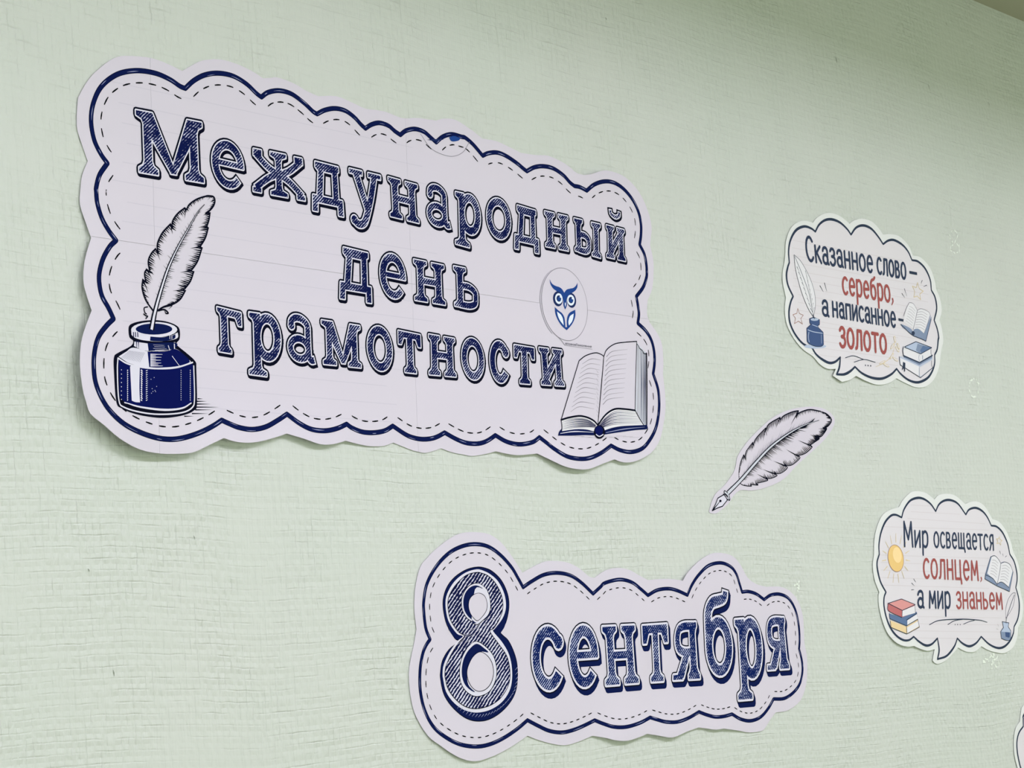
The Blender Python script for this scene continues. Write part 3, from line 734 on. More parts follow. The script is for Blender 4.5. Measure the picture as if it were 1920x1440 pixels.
# inkwell
A = Art()
A.shape('@e 585,150 620,125 700,105 820,97 930,112 1010,145 1040,185 1040,265 1014,300 1018,325 1110,400 1182,470 1190,540 1196,850 1170,910 1080,952 930,977 800,972 640,942 520,892 470,830 448,540 450,430 480,395 600,330 622,285 590,255 580,200', 'dark', 0)
A.poly(zell('e', 810, 183, 208, 70), 'white', 1); A.poly(zell('e', 808, 178, 165, 50), 'navy', 2)
A.shape('@e 603,185* 650,215 760,245 880,250 960,240 1022,208* 1022,255 960,278 850,290 720,280 640,258 606,230*', 'white', 1)
A.shape('@e 775,245* 880,252 960,240 1000,225* 995,262 920,285 830,288 772,283*', 'navy', 2)
for x in (622, 640, 660): A.line([wp('e', x, 205), wp('e', x+3, 250)], 2*px1, 'navy', 2)
for x in (950, 968): 
    for y in (238, 250, 262): A.poly(disc(wp('e', x, y), 1.1*px1, 6), 'white', 3)
A.shape('@e 632,290* 700,300 800,312 920,310 1000,295* 1000,345 900,372 800,378 700,365 628,330*', 'white', 1)
A.shape('@e 690,305* 730,308 728,370 690,360*', 'white', 2)
A.shape('@e 750,305* 1000,300 998,350 930,365 760,375*', 'navy', 2)
for x in (650, 668): A.line([wp('e', x, 285), wp('e', x+2, 350)], [2.2*px1, 1*px1], 'navy', 2)
for x0, y0, x1, y1 in ((800, 320, 900, 325), (810, 335, 905, 340), (800, 352, 920, 356), (815, 367, 900, 366)): A.line([wp('e', x0, y0), wp('e', x1, y1)], [0.5*px1, 1.8*px1, 0.4*px1], 'white', 3)
A.line([wp('e', 935, 325), wp('e', 950, 370)], 1.6*px1, 'white', 3); A.line([wp('e', 990, 310), wp('e', 992, 355)], 2*px1, 'white', 3)
A.shape('@e 490,425* 560,380 622,345 760,380 900,378 1000,355 1080,410 1140,470* 1100,495 1010,520 850,530 700,520 570,480*', 'white', 1)
A.shape('@e 750,382* 900,380 1000,357 1080,410 1130,465 1100,490 1000,515 850,525 765,520*', 'ink', 2)
for i in range(13):
    x = 520+i*14; A.line([wp('e', x+70-i*3, 372+i*1.5), wp('e', x-10, 440+i*3)], [0.4*px1, 1.6*px1, 0.3*px1], 'navy', 3)
for i in range(9): A.line([wp('e', 775, 405+i*13), wp('e', 820+rnd.random()*70, 406+i*13)], [2*px1, .6*px1], 'white', 3)
A.line([wp('e', 970, 420), wp('e', 1040, 515)], [1.2*px1, 1.6*px1, 1*px1], 'white', 3)
A.shape('@e 490,455* 560,495 700,530 850,540 1010,530 1155,485* 1162,560 1165,790 1140,850 1050,888 900,900 700,880 560,840 500,790*', 'ink', 1)
A.curve('@e 483,440 478,560 492,820 540,882 680,925 850,945 1050,932 1150,885 1172,800 1165,510', 2.6, 'white', 2)
A.curve('@e 485,440 570,490 700,522 850,534 1010,524 1155,478', 2.8, 'white', 2)
A.shape('@e 592,515* 610,508 680,522* 676,700 682,838* 640,835 608,822*', 'white', 2)
A.curve('@e 540,838 690,880 900,905 1060,890 1145,842', [2, 4, 2], 'white', 2)
A.curve('@e 560,850 700,900 860,918', [1, 2.2, .5], 'dark', 3)
for i in range(15):
    y = 545+i*19
    A.line([wp('e', 690, y), wp('e', 700+rnd.random()*6, y+14)], [3.2*px1, 1.2*px1], 'white', 3)
    A.line([wp('e', 735, y+10), wp('e', 748+rnd.random()*4, y+2)], [1.8*px1, .6*px1], 'white', 3)
    A.line([wp('e', 572, y), wp('e', 566, y+12)], [2.2*px1, .8*px1], 'white', 3)
    if i % 2 == 0: A.poly(disc(wp('e', 514, y), 1.0*px1, 6), 'white', 3); A.poly(disc(wp('e', 775+rnd.random()*60, 600+rnd.random()*200), .8*px1, 5), 'white', 3)
    A.line([wp('e', 1050, y), wp('e', 1051, y+9)], [1.6*px1, .8*px1], 'white', 3)
    A.line([wp('e', 1133, y), wp('e', 1134, y+11)], [1.8*px1, 1*px1], 'white', 3)
for i, (x0, x1, y) in enumerate(((1195, 1285, 828), (1195, 1325, 853), (1190, 1400, 880), (1180, 1330, 905), (1150, 1300, 938), (1080, 1170, 962), (1200, 1250, 805))): A.line([wp('e', x0, y), wp('e', x1, y)], [2.2*px1, 0], 'dark', 0)
A.build('inkwell_drawing', ban, S1, 2)

# open book
PXM[0] = mpp(1130, 730); pxb = PXM[0]
A = Art()
LP = '@h 890,270* 950,225 1035,200 1085,213 1112,232* 1090,500 1058,845* 1020,810 960,780 890,768 800,782 728,803*'
RP = '@h 1112,232* 1140,170 1210,120 1300,105 1408,97* 1400,400 1393,717* 1300,705 1210,706 1130,755 1058,845*'
A.shape('@h 1408,97* 1450,150 1500,205* 1502,880* 1465,850 1393,717*', 'shade', 0)
for i, (x, k) in enumerate(((1418, 'grey'), (1428, 'fine'), (1440, 'grey'), (1452, 'navy'), (1464, 'grey'), (1472, 'navy'), (1484, 'navy'), (1490, 'grey'))):
    A.line([wp('h', x, 130+(x-1408)*0.9), wp('h', x+2, 480), wp('h', x-2, 745+(x-1408)*1.3)], [1.2*pxb, (2.6 if k == 'navy' else 1.2)*pxb, 1.0*pxb], k, 1)
A.curve('@h 1497,205 1500,500 1498,880', 3.6, 'dark', 2); A.curve('@h 1410,120 1425,140 1435,160 1460,180 1470,205 1495,210', 1.6, 'dark', 2)
A.shape(LP, 'paper', 1); A.shape(RP, 'paper', 1)
A.curve(LP, 1.9, 'dark', 3, True); A.curve(RP, 1.9, 'dark', 3, True)
for i in range(11):
    t = i/10.0
    x0 = 918-t*105; y0 = 300+t*430
    A.curve([wp('h', x0, y0), wp('h', x0+80, y0-45), wp('h', 1085-t*60, y0-35+t*10)], [0.6, 1.2, 0.4], 'fine' if i % 3 else 'grey', 2)
    x1 = 1135-t*32; y1 = 235+t*430
    A.curve([wp('h', x1, y1), wp('h', x1+55, y1-48), wp('h', x1+190, y1-66)], [1.4, 1.0, 0.3], 'fine' if i % 2 else 'grey', 2)
    A.line([wp('h', 1040+rnd.random()*20, 350+i*40), wp('h', 1062, 380+i*40)], [.3*pxb, .9*pxb], 'fine', 2)
# page blocks under the open pages
A.shape('@h 728,803* 800,785 890,770 960,782 1020,812 1058,850* 1030,905 950,885 860,885 735,905*', 'pale', 1)
A.shape('@h 1058,850* 1130,757 1210,708 1300,707 1393,718* 1420,770 1470,848* 1300,855 1200,870 1110,900*', 'pale', 1)
A.curve('@h 728,803* 800,782 890,768 960,780 1020,810 1058,850', 3.4, 'dark', 3); A.curve('@h 1058,850* 1130,755 1210,706 1300,706 1393,718', 3.4, 'dark', 3)
A.curve('@h 728,803 735,860 732,905', 2, 'dark', 3); A.curve('@h 1395,718 1430,785 1470,848', 2, 'dark', 3)
for i in range(9):
    t = i/9.0
    A.curve([wp('h', 738, 815+t*85), wp('h', 850, 790+t*92), wp('h', 960, 800+t*75), wp('h', 1040, 848+t*25)], [.3, 1.5, 1.2], 'navy' if i % 2 else 'grey', 2)
    A.curve([wp('h', 1070, 848+t*40), wp('h', 1140, 775+t*95), wp('h', 1230, 725+t*130), wp('h', 1400+t*55, 735+t*110)], [1.8, 1.4, .3], 'navy' if i % 2 else 'grey', 2)
A.shape('@h 700,945* 710,910 735,880* 735,905* 860,888 950,890 1030,908* 1030,940 950,940 820,945*', 'navy', 2)
A.shape('@h 1110,900* 1200,872 1300,858 1470,850 1500,845* 1502,885 1400,895 1250,915 1120,935*', 'navy', 2)
A.curve('@h 720,925 850,908 1020,915', [1, 2, .6], 'white', 3); A.curve('@h 1130,918 1300,885 1480,868', [1, 1.8, .4], 'hi', 3)
A.poly(zell('h', 1072, 912, 50, 62), 'dark', 3); A.poly(zell('h', 1068, 900, 36, 42), 'ink', 4); A.curve('@h 1042,935 1070,952 1105,935', 2, 'white', 5)
for i in range(9): A.line([wp('h', 850+i*62, 950+(i % 3)*5), wp('h', 940+i*62, 952+(i % 3)*8-i)], [.3*pxb, 1.2*pxb, .2*pxb], 'grey', 0)
A.build('open_book_drawing', ban, S1, 2)

# round badge with the owl
PXM[0] = mpp(1058, 570); pxo = PXM[0]
bc = W(1058.6, 570.5); br = 67.2*pxo
A = Art()
A.poly(disc(bc, br, 64), 'paper', 0)
A.line(ell(bc[0], bc[1], br, br, 0, 360, 64), 1.0*pxo, 'grey', 1)
A.line([p for p in ell(bc[0]-2.2*pxo, bc[1]-1.0*pxo, br*1.035, br*1.02, 118, 236, 40)], [0.3*pxo, 1.2*pxo, 1.0*pxo], 'grey', 1)
bad = A.build('owl_badge', ban, S1, 3)
A = Art()
A.curve('@v 690,770 850,920 945,1050', 1.3, 'grey', 0); A.curve('@v 945,1050* 1250,1095 1560,1138', 0.9, 'fine', 0)
write(A, 'v', '#НовоеПоколение', (952, 1000), (1545, 1066), (1548, 1098), (955, 1034), 0.95, 'grey', 1, 0.12)
A.build('caption_line', ban, S1, 3)
A = Art()
A.shape('@u 600,522* 650,618 730,672 820,702 880,748 930,828* 980,760 1060,735 1130,720 1190,672 1226,602* 1224,700 1182,775 1110,830* 1010,900 980,1000 990,1110 950,1208* 912,1110 905,1000 870,900 750,787* 680,732 622,640', 'owl', 0)
A.poly(zell('u', 787, 965, 110, 170, rot=-6), 'owl2', 0); A.poly(zell('u', 1092, 1000, 104, 168, rot=-6), 'owl2', 0)
A.shape('@u 850,760* 930,828* 1040,760 1060,860 960,980 985,1110 950,1208* 912,1110 915,980 830,860*', 'owl', 1)
for cx, cy in ((804, 960), (1075, 995)):
    A.poly(zell('u', cx, cy, 84, 122, rot=-6), 'owlw', 2); A.poly(zell('u', cx, cy-2, 52, 72, rot=-6), 'owl2', 3); A.poly(zell('u', cx+6, cy+6, 36, 48), 'owl', 4); A.poly(zell('u', cx+36, cy-42, 20, 26), 'owlw', 5)
A.shape('@u 944,1040* 962,1080 950,1150* 940,1090', 'owlw', 2)
A.shape('@v 715,188* 790,260 880,330 930,420 948,530 955,640* 990,645* 988,480 1010,380 1060,310 1176,248* 1180,380 1140,510 1070,620 985,712* 880,620 790,490 730,340', 'owl', 0)
A.shape('@v 765,290* 850,360 892,440 908,530 915,602* 830,490 785,390', 'owlw', 1); A.shape('@v 1140,335* 1060,390 1030,470 1020,540 1035,606* 1100,520 1130,430', 'owlw', 1)
A.build('owl_emblem', bad, S1, 5)
# stray print at the top edge
PXM[0] = mpp(830, 270)
A = Art()
A.curve('@b 1480,630 1560,745 1640,800 1760,832 1860,795 1920,700', 1.0, 'grey', 0)
A.shape('@b 1735,660* 1780,648 1838,668* 1820,690 1760,696', 'owl', 1); A.shape('@b 1535,682* 1600,676 1690,680* 1620,694', 'owl2', 1)
A.build('stray_print', ban, S1, 3)

# ================================================================== date banner
PXM[0] = mpp(1100, 1200); px2 = PXM[0]
rnd = random.Random(9)
BORDER2 = path('@k 318,1050* 280,950 262,800 262,700 290,550 370,400 480,280 600,215 720,193 840,215 950,290 1050,400 1110,500 1155,582* 1230,530 1340,470 1460,452 1580,475 1680,540 1785,640* 1850,580 '
  '@m 70,350 200,320 310,345 390,405 455,462* 540,415 640,402 720,420 810,460* 850,370 910,280 1000,195 1110,170 1200,205 1250,270 1280,360 1302,432* 1360,428 1430,450 1500,500* 1560,460 1640,452 1720,490 1780,590 1810,720 1820,850 1815,945* 1840,1050 1845,1150 1820,1260 1760,1340 1680,1390 1585,1395* '
  '@n 1540,900 1470,980 1380,1015 1290,1000 1212,955* 1140,975 1060,980 980,960 915,935* 820,990 720,1025 620,1025 540,1005 475,985* 380,1035 260,1070 150,1070 50,1040 @l 1800,1010* 1700,1060 1600,1100 1500,1120 1390,1105 1290,1060 1195,1010* 1100,1090 980,1170 860,1225 740,1247 600,1230 470,1170 350,1070 270,920 230,740 228,560 250,420 280,340')
CUT2 = outline(path('@k 198,960* 180,820 178,700 190,560 230,400 290,320 380,230 500,140 600,95 720,85 850,105 960,180 1060,310 1150,450* 1250,395 1350,350 1450,345 1560,360 1660,410 1750,485 1800,495* '
  '@m 60,245 160,215 280,230 380,285 460,325* 560,315 660,315 770,330* 820,250 920,150 1020,90 1110,80 1220,110 1290,190 1350,300 1430,360 1520,385* 1650,385 1740,430 1810,520 1850,650 1860,800 1865,900 1885,1000 1890,1120 1880,1260 '
  '@n 1830,830 1720,920 1605,940* 1560,1000 1510,1080 1470,1110 1360,1120 1280,1105 1140,1085* 1060,1095 990,1085 910,1075* 800,1115 680,1165 560,1150 450,1132* 370,1165 270,1195 160,1190 80,1170 @l 1780,1150* 1650,1205 1540,1235 1430,1225 1300,1190 1195,1150* 1080,1230 950,1305 830,1355 740,1378 650,1370 540,1325 400,1230 300,1150 200,990 150,830 128,600 150,440 175,320'), 3)
S2 = Sheet(0.0009, [(1170, 1388, 0.004, 0.04, 0.025), (1260, 1380, 0.0035, 0.035, 0.025), (1350, 1370, 0.0025, 0.035, 0.02), (1285, 1085, 0.0018, 0.03, 0.03), (860, 1425, 0.0015, 0.06, 0.03)])
c0 = W(1120, 1390)
dat = empty('date_banner', (c0[0], -0.001, c0[1]))
tag(dat, 'white cloud-shaped paper banner with a tall hatched number 8 and navy lettering', 'banner')
paper('paper_sheet', dat, S2, CUT2, 'paper')
border(dat, S2, BORDER2, 7.4*px2, rnd=rnd, density=0.6)
A = Art(); dashes(A, BORDER2, 15.5*px2, 10.5*px2, 10*px2, 2.1*px2, 'dash', 0, rnd); A.build('stitched_line', dat, S2)
# the figure 8, outlines traced
A = Art()
up = '@k %s'
OUT8 = ('@k 738,400 640,425 540,490 470,580 436,690 440,800 470,920 540,1040 575,1070 490,1140 430,1240 412,1340 @l 412,640 440,770 500,870 580,950 660,1000 745,1018 840,1005 940,950 1030,860 1085,760 1105,640 1100,500 1070,390 1020,290 950,215 @k 1000,900 1028,760 1015,640 960,520 880,440 810,408')
A.shape(OUT8, 'navy', 0); A.line(outline(path(OUT8))+[outline(path(OUT8))[0]], 1.6*px2, 'dark', 0.5)
A.shape('@k 735,420 640,448 550,515 490,600 458,690 462,800 490,900 560,1000 612,1022 560,1070 490,1170 440,1280 430,1360 @l 435,640 460,750 520,840 600,905 680,935 760,940 860,915 960,850 1030,750 1055,640 1050,510 1020,400 960,300 885,210 @k 900,955 970,860 1000,760 985,640 930,530 860,465 790,430', 'white', 1)
A.shape('@k 735,448 650,470 575,530 510,615 478,700 482,800 510,895 575,985 625,1020 575,1080 510,1180 460,1290 450,1360 @l 455,640 480,730 540,815 620,880 700,905 780,900 870,870 950,810 1010,720 1035,630 1030,520 1000,420 930,320 855,210 @k 890,950 945,860 972,760 958,650 905,545 840,480 780,455', 'hatch8', 2)
A.shape('@k 745,545 680,560 630,610 600,690 605,780 640,850 690,890 735,920 790,880 840,830 860,760 850,660 815,590', 'white', 3)
A.shape('@k 735,565 680,580 635,630 615,700 622,780 655,840 700,880 735,905 690,870 720,600 790,595', 'navy', 4)
A.shape('@k 745,632 700,650 668,690 660,755 675,815 705,860 742,886 790,845 825,790 832,730 815,670 785,640', 'dark', 4)
A.shape('@k 745,636 704,654 672,694 664,755 679,813 708,856 742,880 786,841 820,788 827,730 811,673 782,645', 'paper', 5)
A.shape('@l 735,300 660,350 610,430 585,520 583,620 600,690 640,750 700,790 760,795 840,760 890,690 915,600 910,510 880,420 820,350', 'white', 3)
A.shape('@l 735,322 670,370 622,450 602,540 605,620 630,690 680,740 720,755 660,690 650,560 690,460 765,395 840,400 800,360', 'navy', 4)
A.shape('@l 765,392 705,430 665,500 645,575 655,650 690,715 745,752 810,740 860,690 885,620 888,550 870,480 825,420', 'dark', 4)
A.shape('@l 765,398 709,434 669,503 650,575 660,648 694,711 745,746 806,734 854,686 879,618 882,552 864,483 821,425', 'paper', 5)
for st_ in ('@k 735,448 650,470 575,530 510,615 478,700 482,800 510,895 575,985 625,1020 575,1080 510,1180 460,1290 450,1360 @l 455,640 480,730 540,815 620,880 700,905 780,900 870,870 950,810 1010,720 1035,630 1030,520 1000,420 930,320 855,210 @k 890,950 945,860 972,760 958,650 905,545 840,480 780,455',
            '@k 745,545 680,560 630,610 600,690 605,780 640,850 690,890 735,920 790,880 840,830 860,760 850,660 815,590',
            '@l 735,300 660,350 610,430 585,520 583,620 600,690 640,750 700,790 760,795 840,760 890,690 915,600 910,510 880,420 820,350'):
    q_ = outline(path(st_)); A.line(q_+[q_[0]], 1.5*px2, 'dark', 3.5)
for a, b in (('@k 612,1022', '@k 860,840'), ('@k 660,1040', '@k 930,830'), ('@k 560,1100', '@k 800,890'), ('@k 640,1080', '@k 720,1010')):
    A.line([path(a)[0][:2], path(b)[0][:2]], [.4*px2, 2.0*px2, .4*px2], 'white', 3)
A.shape('@k 545,1045* 510,1000 480,950 555,1010 612,1020*', 'navy', 3); A.shape('@k 885,970* 960,940 1000,880 985,940 950,995*', 'navy', 3)
for i in range(26):
    t = i/25.0; p = sample(flat(arcs(path('@l 1080,560 1085,660 1060,760 1000,850 920,925 830,970 740,985 640,960 560,905'))), 26)[i]
    A.line([p, (p[0]+7*px2, p[1]+5*px2)], [.3*px2, 1.3*px2], 'hi', 4)
A.build('numeral', dat, S2)
SH = (0.035, -0.075)
LET2 = [('с', boxed(994, 1063, 1169, 1306, -.06), .19, 1), ('е', boxed(1064, 1127, 1167.5, 1301, -.06), .19, 1), ('н', ((1124.5, 1170), (1195, 1167), (1203, 1292), (1131.5, 1297)), .19, 1),
  ('т', ((1199.5, 1168), (1256, 1164.8), (1261, 1288), (1205, 1291)), .17, 1), ('я', ((1260, 1163), (1312, 1161), (1320, 1284), (1258, 1287)), .19, 1),
  ('б', ((1315, 1104), (1372, 1101), (1381, 1277), (1322, 1281)), .14, .72), ('р', ((1373, 1157), (1431, 1153), (1439, 1320), (1382, 1324)), .145, .75), ('я', ((1432, 1153), (1477, 1152.5), (1487, 1265), (1435, 1268)), .20, 1)]
for ch, q, st, k in LET2:
    place_letter(ch, q4(*q, (4.2, 5.5, 6, 12)), dat, S2, st=st*0.90, style=2, hatch='hatch2', white=0.036*k, dark=0.058*k, shadow=(0.040*k, -0.080*k))

# ================================================================== feather cut-out
PXM[0] = mpp(1450, 860); px3 = PXM[0]
rnd = random.Random(2)
S3 = Sheet(0.0007, [])
c0 = W(1340, 960)
fea = empty('feather_cutout', (c0[0], -0.001, c0[1])); tag(fea, 'small paper cut-out of a quill feather with a pen nib, between banner and bubbles', 'cut-out')
paper('paper_sheet', fea, S3, outline(path('@o 190,1330 183,1290 240,1130 350,1020 450,880 480,790 500,690 600,540 700,430 850,290 980,210 1120,160 1300,135 1450,150 1560,220 1592,300 1560,390 1480,500 1380,600 1280,690 1150,810 1050,920 950,990 800,1050 660,1080 530,1075 450,1140 400,1220 310,1300 250,1338'), 4), 'paper', thick=0.00025)
FU = path('@o 512,940 512,860 530,760 565,675* 578,700* 595,635 668,535* 672,562* 705,490 812,375* 812,400* 850,330 975,255* 978,278* 1020,235 1110,195 1182,180* 1150,235* 1210,195 1310,168 1430,188')
FD = path('@o 530,1003 570,1022 650,1030 640,1010* 725,1018 700,1000* 835,965 800,938* 870,942 942,910 890,885* 980,885 1058,825 1025,800* 1110,790 1198,715 1170,690* 1260,660 1335,592 1310,572* 1370,530 1418,495 1390,480* 1442,468 1500,388 1480,380* 1530,340 1556,280 1500,215 1430,188')
FS = path('@o 385,1108 530,962 700,765 850,605 1000,485 1150,390 1280,330 1412,288')
fu, fd, fs = flat(arcs(FU)), flat(arcs(FD)), flat(arcs(FS))
A = Art()
vane = flat(arcs(path('@o 530,962 700,765 850,605 1000,485 1150,390 1280,330 1430,250')))
A.line(fu, [1.0*px3, 2.0*px3, 2.4*px3], 'dark', 0); A.line(fd, 1.5*px3, 'dark', 0)
barbs(A, fu, vane, 110, 0.10, 0.36, 0.03, 2.1*px3, 'dark', 1, rnd); barbs(A, fd, vane, 120, 0.10, 0.32, 0.0, 2.3*px3, 'dark', 1, rnd)
barbs(A, fd[len(fd)*2//3:], vane[len(vane)*2//3:], 40, 0.12, 0.3, 0.0, 2.6*px3, 'dark', 1, rnd)
shaftlines(A, vane, fd, 95, 0.08, 0.42, 0.12, 2.2*px3, 'dark', 1, rnd, 0.0, 0.9); shaftlines(A, vane, fu, 70, 0.10, 0.5, 0.16, 1.1*px3, 'grey', 1, rnd, 0.0, 0.85)
for a, b, w in (('1170,690', '1040,615', 3), ('1310,572', '1170,510', 3), ('1025,800', '900,745', 3), ('890,885', '780,840', 2.6), ('800,938', '710,890', 2.4), ('1390,480', '1310,450', 2.4), ('1480,380', '1400,385', 2),
                ('565,675', '560,780', 2), ('668,535', '650,650', 2.4), ('812,375', '780,530', 2.6), ('975,255', '920,390', 2.8), ('1182,180', '1090,350', 3)):
    A.line([p[:2] for p in path('@o %s %s' % (a, b))], [w*px3, 0], 'dark', 2)
A.line(fs, [9.5*px3, 6.5*px3, 1.2*px3], 'dark', 3); A.line(fs, [5.8*px3, 3.2*px3, 0.2*px3], 'shade', 4)
A.shape('@o 210,1305* 245,1235 272,1165* 350,1118* 395,1165* 325,1255* 270,1275*', 'white', 3)
A.curve('@o 210,1305* 245,1235 272,1165* 350,1118* 395,1165* 325,1255* 270,1275 210,1305*', 1.8, 'dark', 4, False)
A.line([wp('o', 215, 1300), wp('o', 300, 1195)], [2.4*px3, 1*px3], 'dark', 5); A.poly(zell('o', 300, 1196, 13, 14), 'dark', 5)
A.curve('@o 350,1095 385,1125 400,1175', 6.2, 'dark', 4); A.curve('@o 352,1097 384,1126 396,1170', 3.4, 'shade', 5); A.curve('@o 335,1120 360,1150 375,1180', 2.0, 'dark', 5)
A.build('feather_drawing', fea, S3, 2)

# ================================================================== speech bubbles
def bubble_base(name, label, base_px, cut, bor, inner, w, sheet):
    c = W(*base_px); r = empty(name, (c[0], -0.001, c[1])); tag(r, label, 'cut-out')
    paper('card_sheet', r, sheet, outline(path(cut), 3), 'card', thick=0.0004)
    b = path(bor)
    A = Art(); A.poly(outline(b, 5), 'bubble', 0); A.build('bubble_print', r, sheet, 1)
    A = Art()
    for run in arcs(b, True, 6):
        A.line(run, [w*0.85*PXM[0], w*1.15*PXM[0], w*0.85*PXM[0]], 'slate', 0); A.poly(disc(run[0], w*0.42*PXM[0], 10), 'slate', 0)
    A.build('border_line', r, sheet, 3)
    return r
def rules(r, sheet, z, rows, parent_name='ruled_lines'):
    A = Art()
    for x0, y0, x1, y1 in rows: A.line([wp(z, x0, y0), wp(z, x1, y1)], 1.0*PXM[0], 'rule', 0)
    tag(A.build(parent_name, r, sheet, 2), kind='stuff')
def star(A, z, pts, k, w, layer=4): A.curve('@%s ' % z + ' '.join(p+'*' for p in pts.split()), w, k, layer, True)

PXM[0] = mpp(1610, 560); pb = PXM[0]
S4 = Sheet(0.0012, [(1590, 715, 0.002, 0.05, 0.03)])
b1 = bubble_base('speech_bubble', 'white cloud speech bubble card with blue inkwell and two stacked grey-blue books', (1600, 720),
  '@p 165,600* 175,500 180,390 220,270 280,205 360,180 450,200* 490,150 560,110 640,105 730,140 815,210* 860,180 940,160 1040,190 1110,260 1150,320* 1220,315 1310,335 1400,420 1450,530* 1530,550 1620,650 1670,790 1680,860* 1720,960 1738,1080 1715,1170* 1740,1270 1752,1380 @q 1740,700 1725,780* 1710,900 1660,1020 1580,1090 1480,1100 1380,1060 1285,1010* 1200,1060 1100,1075 990,1040 880,985* 820,1025 740,1045* 650,985* 680,915* 600,915 520,870 450,790 350,720 260,610 190,470 170,330 180,200* @p 150,800 150,690',
  '@p 212,600* 205,480 225,370 280,275 360,238 430,258 472,290* 510,220 570,175 640,168 720,200 790,265 828,320* 880,250 950,228 1030,260 1100,340 1150,415* 1200,380 1260,375 1340,420 1400,490 1438,575* 1500,590 1570,660 1620,770 1632,875* 1670,950 1685,1060 1660,1175* 1690,1260 1705,1340 @q 1700,630 1690,720 1665,775* 1665,860 1640,940 1590,1010 1500,1050 1410,1030 1330,970 1285,915* 1230,970 1140,1012 1040,1005 940,960 868,895* 820,940 760,970 685,970* 712,900 722,800* 670,845 610,855 540,820 480,770 440,705* 350,665 270,570 220,460 208,350 225,250 250,190* @p 200,830 183,730 195,650',
  None, 4.4, S4)
rules(b1, S4, 'p', [(240+0.0*i, 300+i*75, 1350-0*i, 300+i*75+205) for i in range(1, 4)] + [(250, 520+i*78, 1600, 520+i*78+240) for i in range(1, 5)] + [(300, 840+i*78, 1600, 840+i*78+230) for i in range(1, 5)] + [(430, 1160+i*70, 1300, 1160+i*70+120) for i in range(1, 6)])
A = Art()
word(b1, S4, 'p', 'Сказанное', (372, 413), (1040, 541), (1048, 700), (387, 576), 5.3, 'slate2')
word(b1, S4, 'p', 'слово', (1083, 550), (1372, 608), (1380, 765), (1092, 706), 5.3, 'slate2')
Art().line([wp('p', 1412, 696), wp('p', 1488, 711)], 5.4*pb, 'slate', 4).build('dash_mark', b1, S4, 2); Art().line([wp('p', 1302, 1168), wp('p', 1370, 1182)], 4.8*pb, 'slate', 4).build('dash_mark', b1, S4, 2)
word(b1, S4, 'p', 'серебро', (738, 745), (1212, 835), (1222, 993), (745, 908), 5.5, 'red'); A.curve('@p 1240,955 1248,985 1235,1025', [5, 4, 2], 'red', 4)
word(b1, S4, 'p', 'а', (535, 975), (598, 988), (605, 1137), (540, 1122), 5.2, 'slate2')
word(b1, S4, 'p', 'написанное', (638, 993), (1268, 1100), (1278, 1246), (645, 1136), 5.2, 'slate2')
word(b1, S4, 'q', 'золото', (710, 500), (1178, 580), (1185, 760), (718, 690), 6.5, 'red')
A.build('comma_mark', b1, S4, 2)
A = Art()
A.shape('@p 258,522* 320,580 380,680 430,790 465,920 470,1040 462,1100 445,1130* 400,1060 345,930 300,780 270,650', 'pale', 3)
A.curve('@p 258,522* 320,580 380,680 430,790 465,920 470,1040 450,1140*', 1.0, 'slate', 4); A.curve('@p 258,522* 270,650 300,780 345,930 400,1060 450,1140*', 1.0, 'slate', 4); A.curve('@p 265,540 340,720 410,920 452,1150', 1.2, 'slate', 4)
for i in range(9):
    A.line([wp('p', 285+i*17, 640+i*52), wp('p', 310+i*17, 690+i*52)], [1.6*pb, .2*pb], 'slate', 4); A.line([wp('p', 370+i*11, 680+i*46), wp('p', 385+i*8, 740+i*44)], [1.2*pb, .2*pb], 'slate', 4)
A.build('quill_drawing', b1, S4, 2)
A = Art()
A.poly(zell('q', 470, 690, 110, 22), 'inkl', 2)
A.shape('@q 412,415* 455,402 512,425* 512,470 498,480* 498,500* 548,550* 553,670* 530,690 470,690 410,665 388,640* 385,510* 430,468* 415,460*', 'inkw', 3)
A.curve('@q 412,415* 455,402 512,425* 512,470 498,480* 498,500* 548,550* 553,670* 530,690 470,690 410,665 388,640* 385,510* 430,468* 415,460 412,415*', 1.3, 'slate2', 4)
A.poly(zell('q', 462, 422, 40, 14), 'inkl', 4); A.curve('@q 395,525 450,545 540,560', 1.5, 'inkl', 4); A.curve('@q 405,550 400,600 408,645', 1.8, 'inkl', 4); A.curve('@q 440,475 495,495', 1.2, 'inkl', 4); A.curve('@q 530,575 532,660', 1.0, 'inkl', 4)
A.line([wp('p', 448, 1120), wp('p', 462, 1165)], 1.8*pb, 'slate', 5)
A.build('inkwell_drawing', b1, S4, 2)
A = Art(); star(A, 'p', '295,1058 312,1110 350,1125 325,1160 342,1215 302,1185 262,1210 272,1155 246,1120 285,1108', 'tan', 1.0); A.build('star_drawing', b1, S4, 2)
A = Art(); star(A, 'p', '1493,800 1510,860 1550,885 1515,915 1525,970 1490,935 1455,945 1465,890 1440,835 1480,850', 'gold', 1.4); A.build('star_drawing', b1, S4, 2)
A = Art()
for a in ('517,830 550,890', '562,800 585,885', '1335,905 1365,950', '1360,858 1385,935', '1540,775 1528,810', '1585,825 1552,840'): Art().line([p[:2] for p in path('@p '+a)], [1.4*pb, 2.8*pb, .6*pb], 'slate', 4).build('spark_mark', b1, S4, 2)
A.curve('@q 772,805 850,785 950,820', 1.3, 'slate', 4); A.curve('@q 858,848 960,822 1070,850', 1.3, 'slate', 4)
A.build('flourish', b1, S4, 2)
for x in (972, 998, 1024): Art().poly(disc(wp('q', x, 880+(x-972)*.1), 1.6*pb, 8), 'slate', 4).build('dot', b1, S4, 2)
A = Art()
A.curve('@q 1075,895 1150,860 1220,800 1255,720 1265,590', [.6, 1.4, .6], 'gold', 4)
